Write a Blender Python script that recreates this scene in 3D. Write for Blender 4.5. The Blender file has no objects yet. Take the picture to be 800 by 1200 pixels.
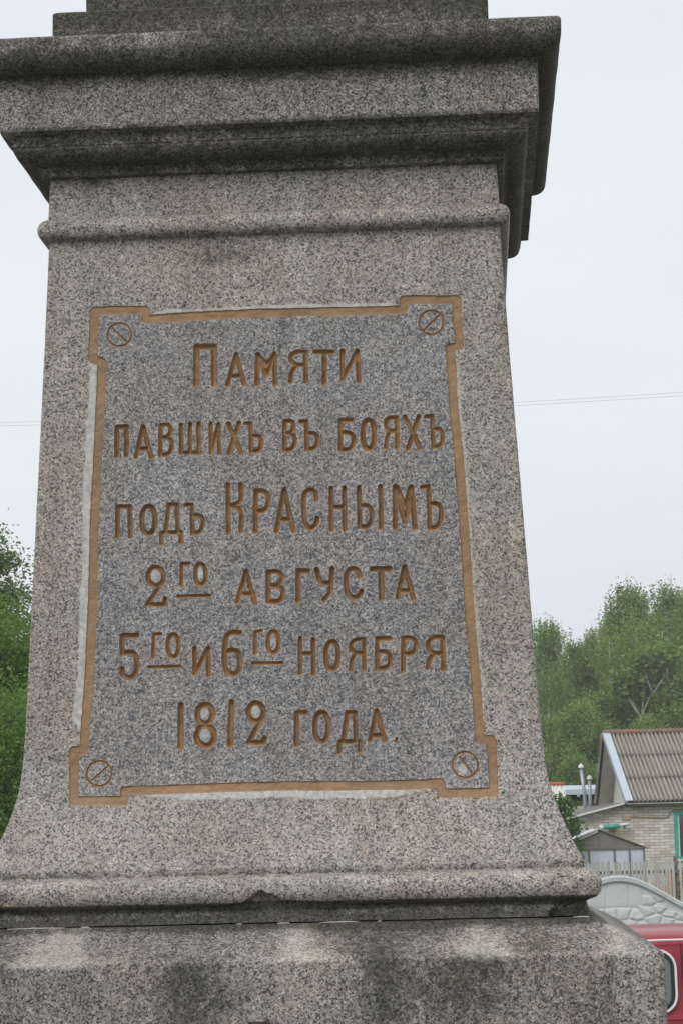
import bpy, bmesh, math, random
import numpy as np
from mathutils import Vector, Matrix

# ------------------------------------------------------------------ camera, sky, light
scene = bpy.context.scene
COL = scene.collection
cam_data = bpy.data.cameras.new('camera')
cam = bpy.data.objects.new('camera', cam_data)
COL.objects.link(cam)
cam_data.sensor_fit = 'VERTICAL'
cam_data.sensor_height = 36.0
cam_data.lens = 2824.0 / 1200.0 * 36.0
cam_data.clip_start = 0.1
cam_data.clip_end = 3000.0
FWD = Vector((-0.05329826, 0.99049, 0.12684189))
RGT = Vector((0.99811373, 0.0567175, -0.02349689))
UPV = Vector((0.03046759, -0.12535029, 0.99164461))
cam.matrix_world = Matrix(((RGT.x, UPV.x, -FWD.x, 0.39792), (RGT.y, UPV.y, -FWD.y, -5.44237),
                           (RGT.z, UPV.z, -FWD.z, 2.25), (0, 0, 0, 1)))
scene.camera = cam

SUN_AZ, SUN_EL = math.radians(208), math.radians(50)     # azimuth clockwise from +Y
world = bpy.data.worlds.new('World'); scene.world = world
world.use_nodes = True
wn = world.node_tree; wn.nodes.clear()
w_out = wn.nodes.new('ShaderNodeOutputWorld'); w_bg = wn.nodes.new('ShaderNodeBackground')
w_sky = wn.nodes.new('ShaderNodeTexSky'); w_sky.sky_type = 'NISHITA'; w_sky.sun_disc = False
w_sky.sun_elevation = SUN_EL; w_sky.sun_rotation = SUN_AZ
w_sky.dust_density = 4.0; w_sky.air_density = 1.0
w_mix = wn.nodes.new('ShaderNodeMix'); w_mix.data_type = 'RGBA'
w_mix.inputs[0].default_value = 0.96                      # closed cloud cover over the clear sky
w_tc = wn.nodes.new('ShaderNodeTexCoord'); w_no = wn.nodes.new('ShaderNodeTexNoise')
w_map = wn.nodes.new('ShaderNodeMapping'); w_map.inputs['Scale'].default_value = (1.0, 1.0, 3.0)
w_no.inputs['Scale'].default_value = 2.2; w_no.inputs['Detail'].default_value = 5
w_cr = wn.nodes.new('ShaderNodeValToRGB')
w_cr.color_ramp.elements[0].position = 0.30; w_cr.color_ramp.elements[0].color = (6.5, 6.85, 7.35, 1)
w_cr.color_ramp.elements[1].position = 0.70; w_cr.color_ramp.elements[1].color = (7.55, 7.8, 8.1, 1)
wn.links.new(w_tc.outputs['Generated'], w_map.inputs['Vector'])
wn.links.new(w_map.outputs[0], w_no.inputs['Vector'])
wn.links.new(w_no.outputs['Fac'], w_cr.inputs['Fac'])
wn.links.new(w_sky.outputs[0], w_mix.inputs[6]); wn.links.new(w_cr.outputs[0], w_mix.inputs[7])
wn.links.new(w_mix.outputs[2], w_bg.inputs['Color'])
w_bg.inputs['Strength'].default_value = 0.10
wn.links.new(w_bg.outputs[0], w_out.inputs['Surface'])

sun_d = bpy.data.lights.new('sun', 'SUN'); sun = bpy.data.objects.new('sun', sun_d); COL.objects.link(sun)
sun_d.energy = 1.5; sun_d.angle = math.radians(38); sun_d.color = (1.0, 0.98, 0.94)
sd = Vector((math.sin(SUN_AZ)*math.cos(SUN_EL), math.cos(SUN_AZ)*math.cos(SUN_EL), math.sin(SUN_EL)))
sun.rotation_euler = sd.to_track_quat('Z', 'Y').to_euler(); sun.location = sd*60
scene.view_settings.view_transform = 'Standard'; scene.view_settings.look = 'None'
scene.view_settings.exposure = 0.25; scene.view_settings.gamma = 1.0
scene.render.engine = 'CYCLES'
scene.cycles.max_bounces = 6; scene.cycles.volume_bounces = 1; scene.cycles.transparent_max_bounces = 16

# ------------------------------------------------------------------ helpers
rng = np.random.default_rng(7)

def link(o, parent=None):
    COL.objects.link(o)
    if parent is not None: o.parent = parent
    return o

def mesh_np(name, V, F, mat=None, parent=None, smooth=False, attrs=None):
    """quads (n,4) and/or triangles given as one array F"""
    V = np.asarray(V, dtype=np.float32); F = np.asarray(F, dtype=np.int32)
    me = bpy.data.meshes.new(name)
    me.vertices.add(len(V)); me.vertices.foreach_set('co', V.ravel())
    k = F.shape[1]
    me.loops.add(F.size); me.loops.foreach_set('vertex_index', F.ravel())
    me.polygons.add(len(F))
    me.polygons.foreach_set('loop_start', np.arange(0, F.size, k, dtype=np.int32))
    me.polygons.foreach_set('use_smooth', np.full(len(F), smooth))
    if attrs:
        for an, av in attrs.items():
            a = me.attributes.new(an, 'FLOAT', 'POINT'); a.data.foreach_set('value', np.asarray(av, dtype=np.float32))
    me.update(calc_edges=True); me.validate()
    if smooth: me.set_sharp_from_angle(angle=math.radians(38))
    if mat: me.materials.append(mat)
    return link(bpy.data.objects.new(name, me), parent)

class MB:
    """collects plain shapes and links them as one mesh"""
    def __init__(s): s.v, s.f = [], []
    def add(s, vs, fs):
        n = len(s.v); s.v += [tuple(p) for p in vs]; s.f += [tuple(i+n for i in f) for f in fs]; return s
    def box(s, x0, x1, y0, y1, z0, z1, b=0.0):
        if b <= 0:
            vs = [(x, y, z) for z in (z0, z1) for y in (y0, y1) for x in (x0, x1)]
            return s.add(vs, [(0,2,3,1), (4,5,7,6), (0,1,5,4), (2,6,7,3), (0,4,6,2), (1,3,7,5)])
        bm = bmesh.new(); bmesh.ops.create_cube(bm, size=1)
        for v in bm.verts: v.co = ((x0+x1)/2+v.co.x*(x1-x0), (y0+y1)/2+v.co.y*(y1-y0), (z0+z1)/2+v.co.z*(z1-z0))
        bmesh.ops.bevel(bm, geom=bm.edges[:], offset=b, segments=2, affect='EDGES', profile=0.6)
        bm.verts.index_update()
        s.add([v.co[:] for v in bm.verts], [[v.index for v in f.verts] for f in bm.faces]); bm.free(); return s
    def prism(s, poly, axis, a0, a1):
        """extrude a 2D outline along an axis; outline coordinates are the other two axes in order"""
        n = len(poly)
        def P(p, a): return {'x': (a, p[0], p[1]), 'y': (p[0], a, p[1]), 'z': (p[0], p[1], a)}[axis]
        vs = [P(p, a0) for p in poly] + [P(p, a1) for p in poly]
        fs = [tuple(range(n))[::-1], tuple(range(n, 2*n))] + [(i, (i+1) % n, n+(i+1) % n, n+i) for i in range(n)]
        return s.add(vs, fs)
    def tube(s, pts, r, n=8, cap=True):
        pts = [Vector(p) for p in pts]; rs = r if isinstance(r, (list, tuple)) else [r]*len(pts)
        base = len(s.v); vs = []; ref = None
        for i, p in enumerate(pts):
            t = (pts[min(i+1, len(pts)-1)]-pts[max(i-1, 0)]).normalized()
            if ref is None: ref = Vector((0, 0, 1)) if abs(t.z) < .9 else Vector((1, 0, 0))
            a = t.cross(ref).normalized(); b = t.cross(a); ref = -b if False else ref
            for k in range(n):
                th = 2*math.pi*k/n; vs.append(p+(a*math.cos(th)+b*math.sin(th))*rs[i])
        fs = [(i*n+k, i*n+(k+1) % n, (i+1)*n+(k+1) % n, (i+1)*n+k) for i in range(len(pts)-1) for k in range(n)]
        if cap: fs += [tuple(range(n))[::-1], tuple((len(pts)-1)*n+k for k in range(n))]
        return s.add(vs, fs)
    def build(s, name, mat, parent=None, smooth=False, loc=None, rz=0, bevel=0):
        me = bpy.data.meshes.new(name); me.from_pydata(s.v, [], s.f)
        bm = bmesh.new(); bm.from_mesh(me); bmesh.ops.recalc_face_normals(bm, faces=bm.faces[:]); bm.to_mesh(me); bm.free()
        if smooth: me.polygons.foreach_set('use_smooth', [True]*len(me.polygons))
        me.materials.append(mat)
        o = link(bpy.data.objects.new(name, me), parent)
        if loc: o.location = loc
        if rz: o.rotation_euler.z = rz
        return o

def tag(o, label, cat, group=None):
    o['label'] = label; o['category'] = cat
    if group: o['group'] = group
    return o
def empty(name, label, cat, loc=(0, 0, 0), rz=0, group=None):
    o = bpy.data.objects.new(name, None); o.empty_display_size = .2
    link(o); o.location = loc; o.rotation_euler.z = rz
    return tag(o, label, cat, group)
def setting(o): o['kind'] = 'structure'; return o
def stuff(o): o['kind'] = 'stuff'; return o

def vnoise(P, scale, seed=0):
    """smooth value noise in -1..1 for points (n,3)"""
    Q = np.asarray(P, dtype=np.float64)*scale + 1000.37 + seed*17.13
    I = np.floor(Q).astype(np.int64); Fr = Q-I; Fr = Fr*Fr*(3-2*Fr)
    def H(i, j, k):
        h = (i*73856093) ^ (j*19349663) ^ (k*83492791) ^ (seed*2654435761)
        h = (h ^ (h >> 13))*1274126177 & 0xffffffff
        return ((h ^ (h >> 16)) & 0xffff)/32767.5-1
    r = 0
    for a in (0, 1):
        for b in (0, 1):
            for c in (0, 1):
                w = (Fr[..., 0] if a else 1-Fr[..., 0])*(Fr[..., 1] if b else 1-Fr[..., 1])*(Fr[..., 2] if c else 1-Fr[..., 2])
                r = r+w*H(I[..., 0]+a, I[..., 1]+b, I[..., 2]+c)
    return r
def fbm(P, scale, seed=0, octs=3):
    return sum(vnoise(P, scale*2**i, seed+i)/2**i for i in range(octs))/1.6

# ------------------------------------------------------------------ materials
def new_mat(name):
    m = bpy.data.materials.new(name); m.use_nodes = True
    nt = m.node_tree; nt.nodes.clear()
    out = nt.nodes.new('ShaderNodeOutputMaterial'); bs = nt.nodes.new('ShaderNodeBsdfPrincipled')
    nt.links.new(bs.outputs[0], out.inputs['Surface'])
    return m, nt, bs, out
class N:
    def __init__(s, nt): s.nt = nt
    def node(s, t, **kw):
        n = s.nt.nodes.new(t)
        for k, v in kw.items(): setattr(n, k, v)
        return n
    def link(s, a, b): s.nt.links.new(a, b)
    def coord(s, which='Object', scale=None):
        t = s.node('ShaderNodeTexCoord'); o = t.outputs[which]
        if scale is not None:
            m = s.node('ShaderNodeMapping'); m.inputs['Scale'].default_value = scale if isinstance(scale, tuple) else (scale,)*3
            s.link(o, m.inputs[0]); o = m.outputs[0]
        return o
    def noise(s, vec, scale, detail=3, rough=.55, dist=0):
        n = s.node('ShaderNodeTexNoise'); n.inputs['Scale'].default_value = scale
        n.inputs['Detail'].default_value = detail; n.inputs['Roughness'].default_value = rough; n.inputs['Distortion'].default_value = dist
        s.link(vec, n.inputs['Vector']); return n.outputs['Fac']
    def vor(s, vec, scale):
        n = s.node('ShaderNodeTexVoronoi'); n.inputs['Scale'].default_value = scale
        s.link(vec, n.inputs['Vector']); return n
    def ramp(s, fac, stops, const=False):
        n = s.node('ShaderNodeValToRGB'); cr = n.color_ramp
        if const: cr.interpolation = 'CONSTANT'
        while len(cr.elements) < len(stops): cr.elements.new(0.5)
        for e, (p, c) in zip(cr.elements, stops):
            e.position = p; e.color = tuple(c)+(1,) if len(c) == 3 else c
        s.link(fac, n.inputs[0]); return n.outputs[0]
    def mix(s, fac, a, b, mode='MIX'):
        n = s.node('ShaderNodeMix', data_type='RGBA', blend_type=mode)
        for inp, v in ((0, fac), (6, a), (7, b)):
            if hasattr(v, 'links'): s.link(v, n.inputs[inp])
            elif inp == 0: n.inputs[0].default_value = v
            else: n.inputs[inp].default_value = tuple(v)+(1,)
        return n.outputs[2]
    def math(s, op, a, b=0.0, clamp=False):
        n = s.node('ShaderNodeMath', operation=op, use_clamp=clamp)
        for i, v in enumerate((a, b)):
            if hasattr(v, 'links'): s.link(v, n.inputs[i])
            else: n.inputs[i].default_value = v
        return n.outputs[0]
    def attr(s, name):
        n = s.node('ShaderNodeAttribute'); n.attribute_name = name; return n.outputs['Fac']
    def smooth(s, v, lo, hi, a=0.0, b=1.0):
        n = s.node('ShaderNodeMapRange', interpolation_type='SMOOTHSTEP')
        s.link(v, n.inputs[0])
        for i, q in zip((1, 2, 3, 4), (lo, hi, a, b)): n.inputs[i].default_value = q
        return n.outputs[0]
    def bump(s, h, strength, dist, bs):
        n = s.node('ShaderNodeBump'); n.inputs['Strength'].default_value = strength; n.inputs['Distance'].default_value = dist
        s.link(h, n.inputs['Height']); s.link(n.outputs[0], bs.inputs['Normal'])

def simple(name, col, rough=.7, var=.15, scale=8.0, metal=0.0, bump=0.0, spec=.5, dirt=None, stretch=(1, 1, 1), rand=0.0):
    m, nt, bs, out = new_mat(name); n = N(nt)
    c = n.coord('Object', stretch)
    f = n.noise(c, scale, 5)
    lo = tuple(v*(1-var) for v in col); hi = tuple(min(1, v*(1+var)) for v in col)
    colr = n.ramp(f, [(.3, lo), (.7, hi)])
    if dirt:
        g = n.noise(c, scale*.35, 6, .65); colr = n.mix(n.smooth(g, .52, .7, 0, .75), colr, dirt)
    if rand:
        gi = n.node('ShaderNodeNewGeometry'); oi = n.node('ShaderNodeObjectInfo')
        r = n.math('FRACT', n.math('ADD', gi.outputs['Random Per Island'], oi.outputs['Random']))
        colr = n.mix(1.0, colr, n.ramp(r, [(0, (1-rand,)*3), (1, (1+rand,)*3)]), 'MULTIPLY')
    n.link(colr, bs.inputs['Base Color'])
    bs.inputs['Roughness'].default_value = rough; bs.inputs['Metallic'].default_value = metal
    bs.inputs['Specular IOR Level'].default_value = spec
    if bump: n.bump(n.noise(c, scale*6, 4), bump, .01, bs)
    return m

def granite(name, stops, tint=(1, 1, 1), rough=.6, grain=315.0, drift=.11, polish=False, bump=.35):
    m, nt, bs, out = new_mat(name); n = N(nt)
    c = n.coord('Object')
    wob = n.node('ShaderNodeTexNoise'); wob.inputs['Scale'].default_value = 120; wob.inputs['Detail'].default_value = 2
    n.link(c, wob.inputs['Vector'])
    vm = n.node('ShaderNodeVectorMath', operation='SCALE'); n.link(wob.outputs['Color'], vm.inputs[0]); vm.inputs['Scale'].default_value = .005
    va = n.node('ShaderNodeVectorMath', operation='ADD'); n.link(c, va.inputs[0]); n.link(vm.outputs[0], va.inputs[1])
    v1 = n.vor(va.outputs[0], grain); v2 = n.vor(va.outputs[0], grain*1.7)
    s1 = n.node('ShaderNodeSeparateColor'); n.link(v1.outputs['Color'], s1.inputs[0])
    s2 = n.node('ShaderNodeSeparateColor'); n.link(v2.outputs['Color'], s2.inputs[0])
    clus = n.noise(c, 46, 2)                                  # crystals come in loose clusters
    f1 = n.math('ADD', s1.outputs[0], n.math('MULTIPLY', n.math('SUBTRACT', clus, .5), .30))
    f2 = n.math('ADD', s2.outputs[1], n.math('MULTIPLY', n.math('SUBTRACT', clus, .5), .25))
    ca = n.ramp(f1, stops, True); cb = n.ramp(f2, stops, True)
    col = n.mix(.30, ca, cb)
    big = n.noise(c, 2.3, 5, .6); mid = n.noise(c, 13, 4, .6)
    d = n.ramp(big, [(.3, (1-drift,)*3), (.7, (1+drift,)*3)]); col = n.mix(1.0, col, d, 'MULTIPLY')
    d = n.ramp(mid, [(.3, (.95, .945, .945)), (.7, (1.05, 1.055, 1.055))]); col = n.mix(1.0, col, d, 'MULTIPLY')
    stv = n.noise(n.coord('Object', (16, 16, 1.3)), 1.0, 5, .65)
    col = n.mix(1.0, col, n.ramp(stv, [(.34, (.84, .83, .81)), (.60, (1.04, 1.04, 1.04))]), 'MULTIPLY')
    v3 = n.vor(c, 62); s3 = n.node('ShaderNodeSeparateColor'); n.link(v3.outputs['Color'], s3.inputs[0])
    odd = n.math('MULTIPLY', n.math('GREATER_THAN', s3.outputs[0], .91), n.math('LESS_THAN', v3.outputs['Distance'], .24))
    col = n.mix(n.math('MULTIPLY', odd, .38), col, n.ramp(s3.outputs[1], [(0, (.03, .03, .03)), (.38, (.52, .48, .43)), (.75, (.42, .31, .26))], True))
    warm = n.noise(c, 5.1, 3); col = n.mix(1.0, col, n.ramp(warm, [(.35, (.975, 1.0, 1.02)), (.65, (1.03, .995, .97))]), 'MULTIPLY')
    if tint != (1, 1, 1): col = n.mix(1.0, col, tint, 'MULTIPLY')
    # wash-out patches, plus light painted on the roll top and flare
    lt = n.attr('washed_lit'); ln = n.noise(c, 20, 6, .72)
    lf = n.smooth(n.math('ADD', lt, n.math('MULTIPLY', n.math('SUBTRACT', ln, .5), 1.9)), .25, .95, 0, .62)
    col = n.mix(lf, col, n.mix(.5, n.mix(1.0, col, (1.55, 1.5, 1.42), 'MULTIPLY'), (.50, .47, .42)))
    # black-green lichen and soot, plus shade painted into the base moulding
    dk = n.attr('crust_shade'); dn = n.noise(c, 48, 7, .8)
    df = n.smooth(n.math('ADD', dk, n.math('MULTIPLY', n.math('SUBTRACT', dn, .5), 1.5)), .22, .80, 0, .90)
    gm = n.noise(c, 6, 3); crust_shade = n.mix(n.smooth(gm, .42, .62), (.042, .038, .034), (.046, .048, .035))
    col = n.mix(n.math('MULTIPLY', df, .40), col, crust_shade); col = n.mix(df, col, n.mix(1.0, col, (.37, .385, .33), 'MULTIPLY'))
    # white putty and scuffs
    pt = n.attr('putty'); pn = n.noise(c, 75, 7, .8)
    pf = n.smooth(n.math('ADD', pt, n.math('MULTIPLY', n.math('SUBTRACT', pn, .5), 1.2)), .22, .95, 0, .80)
    pcol = n.ramp(n.noise(c, 90, 4), [(.3, (.34, .33, .31)), (.7, (.60, .60, .585))])
    col = n.mix(pf, col, pcol)
    n.link(col, bs.inputs['Base Color'])
    bs.inputs['Roughness'].default_value = rough
    bs.inputs['Specular IOR Level'].default_value = .45 if polish else .3
    hgt = n.math('ADD', n.math('MULTIPLY', s1.outputs[2], .5), n.math('MULTIPLY', n.noise(c, 220, 3), .9))
    n.bump(hgt, bump, .0018, bs)
    return m

BLK, DGR, MGR, LGR, PNK, CRM = (.020, .020, .022), (.085, .084, .086), (.215, .210, .203), (.355, .338, .318), (.405, .322, .275), (.55, .52, .47)
M = {}
M['shaft'] = granite('granite_shaft', [(0, BLK), (.13, DGR), (.27, MGR), (.50, LGR), (.70, PNK), (.84, LGR), (.93, CRM)], (1.07, 1.045, 1.02))
M['plinth'] = granite('granite_plinth', [(0, BLK), (.17, DGR), (.33, MGR), (.55, LGR), (.74, PNK), (.85, LGR), (.93, CRM)], (.95, .94, .90), .7, 290, .18)
M['slab'] = granite('granite_slab', [(0, (.02,.021,.026)), (.13, (.07,.074,.086)), (.30, (.155,.160,.175)), (.56, (.31, .268, .255)), (.78, (.36,.35,.34)), (.93, (.50, .47, .44))], (1.0, .995, .985), .42, 320, .09, True, .2)
M['cornice'] = granite('granite_cornice', [(0, BLK), (.18, DGR), (.36, MGR), (.62, LGR), (.80, PNK), (.90, CRM)], (.86, .85, .81), .75, 300, .2)

def ochre():
    m, nt, bs, out = new_mat('ochre_paint'); n = N(nt); c = n.coord('Object')
    col = n.ramp(n.noise(c, 18, 5), [(.3, (.225,.128,.058)), (.7, (.325,.188,.088))])
    col = n.mix(n.smooth(n.noise(c, 3.5, 4), .45, .68, 0, .55), col, (.215,.132,.075))
    st = n.noise(n.coord('Object', (60, 60, 90)), 2.0, 4); col = n.mix(1.0, col, n.ramp(st, [(.3, (.9,)*3), (.7, (1.08,)*3)]), 'MULTIPLY')
    sp = n.noise(c, 260, 3, .7); col = n.mix(n.smooth(sp, .66, .74, 0, .7), col, (.12, .075, .04))
    wr = n.noise(c, 42, 7, .8); col = n.mix(n.smooth(wr, .56, .66, 0, .6), col, n.ramp(n.noise(c, 300, 2), [(.4, (.10, .095, .09)), (.6, (.32, .30, .28))]))
    n.link(col, bs.inputs['Base Color']); bs.inputs['Roughness'].default_value = .55
    n.bump(n.noise(c, 170, 4), .5, .0024, bs); return m
M['ochre'] = ochre()

def corrugated():
    m, nt, bs, out = new_mat('asbestos_cement'); n = N(nt); c = n.coord('Object')
    col = n.ramp(n.noise(c, 1.6, 6, .6), [(.3, (.115, .10, .078)), (.7, (.235, .21, .17))])
    st = n.noise(n.coord('Object', (9, .5, .5)), 2.0, 4); col = n.mix(n.smooth(st, .45, .7, 0, .5), col, (.13, .115, .10))
    li = n.noise(c, 5.5, 6, .7); col = n.mix(n.smooth(li, .57, .68, 0, .75), col, (.30, .20, .06))
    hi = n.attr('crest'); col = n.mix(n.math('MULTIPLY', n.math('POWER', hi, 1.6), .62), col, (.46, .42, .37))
    n.link(col, bs.inputs['Base Color']); bs.inputs['Roughness'].default_value = .9
    n.bump(n.noise(c, 30, 5), .4, .01, bs); return m
M['corrugated'] = corrugated()

def leaf(name, dark, light, trans=.45):
    m, nt, bs, out = new_mat(name); n = N(nt)
    c = n.coord('Object'); gi = n.node('ShaderNodeNewGeometry'); oi = n.node('ShaderNodeObjectInfo')
    r = n.math('ADD', n.math('MULTIPLY', gi.outputs['Random Per Island'], .55), n.math('MULTIPLY', n.noise(c, .9, 3), .75))
    r = n.math('ADD', r, n.math('MULTIPLY', n.math('SUBTRACT', oi.outputs['Random'], .5), .25))
    col = n.ramp(r, [(.25, dark), (.95, light)])
    n.link(col, bs.inputs['Base Color']); bs.inputs['Roughness'].default_value = .55; bs.inputs['Specular IOR Level'].default_value = .35
    tr = n.node('ShaderNodeBsdfTranslucent'); n.link(n.mix(1.0, col, (1.1, 1.25, .6), 'MULTIPLY'), tr.inputs['Color'])
    ms = n.node('ShaderNodeMixShader'); ms.inputs[0].default_value = trans
    n.link(bs.outputs[0], ms.inputs[1]); n.link(tr.outputs[0], ms.inputs[2]); n.link(ms.outputs[0], out.inputs['Surface'])
    return m
M['birch_leaf'] = leaf('birch_leaf', (.10, .17, .055), (.28, .375, .12))
M['linden_leaf'] = leaf('linden_leaf', (.055, .11, .036), (.17, .27, .075))
M['dark_leaf'] = leaf('dark_leaf', (.095, .155, .085), (.20, .28, .13))
M['shrub_leaf'] = leaf('shrub_leaf', (.06, .12, .04), (.16, .25, .09))
M['bark'] = simple('bark', (.10, .085, .07), .9, .3, 6, bump=.5)
M['birch_bark'] = simple('birch_bark', (.55, .54, .50), .8, .12, 4, dirt=(.06, .055, .05), stretch=(1, 1, .5))

def brickmat():
    m, nt, bs, out = new_mat('silicate_brick'); n = N(nt); c = n.coord('Object')
    gi = n.node('ShaderNodeNewGeometry'); oi = n.node('ShaderNodeObjectInfo')
    r = n.math('FRACT', n.math('ADD', gi.outputs['Random Per Island'], oi.outputs['Random']))
    col = n.ramp(r, [(0, (.50,.43,.37)), (.25, (.60,.545,.48)), (.6, (.66,.61,.55)), (.85, (.72,.68,.62)), (1, (.50,.39,.33))])
    col = n.mix(n.smooth(n.noise(c, 2.2, 5), .5, .75, 0, .4), col, (.33, .29, .24))
    n.link(col, bs.inputs['Base Color']); bs.inputs['Roughness'].default_value = .9
    n.bump(n.noise(c, 40, 4), .3, .004, bs); return m
M['brick'] = brickmat()
M['mortar'] = simple('mortar', (.30, .27, .235), .95, .15, 9)
M['teal'] = simple('teal_paint', (.055, .36, .30), .55, .15, 6)
M['white_paint'] = simple('white_paint', (.66, .66, .64), .6, .08, 5)
M['flashing'] = simple('pale_blue_metal', (.44, .50, .56), .5, .07, 3, spec=.5)
M['gable_board'] = simple('gable_board', (.72, .72, .66), .75, .08, 4, stretch=(4, 4, .4))
M['soffit'] = simple('weathered_soffit', (.56, .54, .50), .9, .15, 4)
M['rust'] = simple('rusty_ridge', (.20, .135, .105), .85, .3, 3, dirt=(.30, .10, .05))
M['rust_red'] = simple('red_ridge', (.42, .11, .06), .8, .2, 6)
M['dark_wood'] = simple('dark_wood', (.10, .085, .07), .9, .25, 5, stretch=(3, 3, .4))
M['conduit'] = simple('painted_conduit', (.42, .33, .22), .6, .1, 6)
M['gutter_metal'] = simple('galvanized_metal', (.36, .40, .44), .45, .18, 5, metal=.35)
M['film'] = simple('greenhouse_film', (.52, .56, .63), .35, .14, 1.8, spec=.5, dirt=(.52, .55, .60))
M['film_dirty'] = simple('dirty_film', (.185, .165, .155), .55, .2, 2.2, dirt=(.26, .235, .22))
M['frame_wood'] = simple('grey_frame_wood', (.17, .16, .15), .85, .2, 5)
M['picket'] = simple('grey_picket', (.40, .39, .365), .88, .16, 5, dirt=(.25, .24, .22), stretch=(2, 2, .4), rand=.14)
M['cast_concrete'] = simple('cast_concrete', (.50, .53, .52), .85, .10, 3.5, bump=.5, dirt=(.38, .40, .37), rand=.05)
M['asphalt'] = simple('asphalt', (.055, .055, .055), .9, .2, 30, bump=.4)
M['paving'] = simple('paving', (.25, .24, .23), .9, .2, 6, bump=.2)
M['kerb'] = simple('kerb_concrete', (.33, .32, .30), .9, .15, 6)
M['grass'] = simple('grass_ground', (.065, .10, .035), .95, .35, 1.5, bump=.6, dirt=(.10, .085, .05))
M['rubber'] = simple('black_rubber', (.015, .015, .015), .6, .1, 9)
M['chrome_trim'] = simple('pale_trim', (.70, .68, .70), .35, .04, 5)
M['dark_interior'] = simple('dark_interior', (.02, .02, .022), .8, .1, 4)
M['steel'] = simple('steel_wheel', (.35, .35, .36), .4, .1, 6, metal=.7)
M['lamp_red'] = simple('red_lens', (.35, .01, .01), .2, .05, 5)
M['orange'] = simple('orange_block', (.52, .19, .09), .8, .15, 5, rand=.15)
M['cable'] = simple('grey_cable', (.62, .63, .65), .7, .05, 3)
M['pole_wood'] = simple('pole_wood', (.16, .14, .12), .9, .2, 4, stretch=(2, 2, .3))
M['ceramic'] = simple('ceramic', (.6, .6, .58), .25, .03, 4)
M['hose'] = simple('white_hose', (.62, .62, .60), .5, .05, 6)
def carpaint():
    m, nt, bs, out = new_mat('red_car_paint'); n = N(nt); c = n.coord('Object')
    col = n.ramp(n.noise(c, 2, 4), [(.3, (.235, .008, .020)), (.7, (.28, .011, .026))])
    col = n.mix(n.smooth(n.noise(c, 7, 5, .7), .55, .8, 0, .2), col, (.24, .05, .05))
    n.link(col, bs.inputs['Base Color']); bs.inputs['Roughness'].default_value = .42; bs.inputs['Specular IOR Level'].default_value = .3
    bs.inputs['Coat Weight'].default_value = .35; bs.inputs['Coat Roughness'].default_value = .12; return m
M['car_red'] = carpaint()
def glass(name, col, rough=.05):
    m, nt, bs, out = new_mat(name); n = N(nt); c = n.coord('Object')
    f = n.noise(c, 3, 3); n.link(n.ramp(f, [(.3, tuple(v*.8 for v in col)), (.7, col)]), bs.inputs['Base Color'])
    bs.inputs['Roughness'].default_value = rough; bs.inputs['Specular IOR Level'].default_value = .9
    bs.inputs['Coat Weight'].default_value = 1.0; bs.inputs['Coat IOR'].default_value = 1.7; return m
M['glass'] = glass('window_glass', (.05, .055, .065))
M['car_glass'] = glass('car_glass', (.06, .07, .07), .03)

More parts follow.
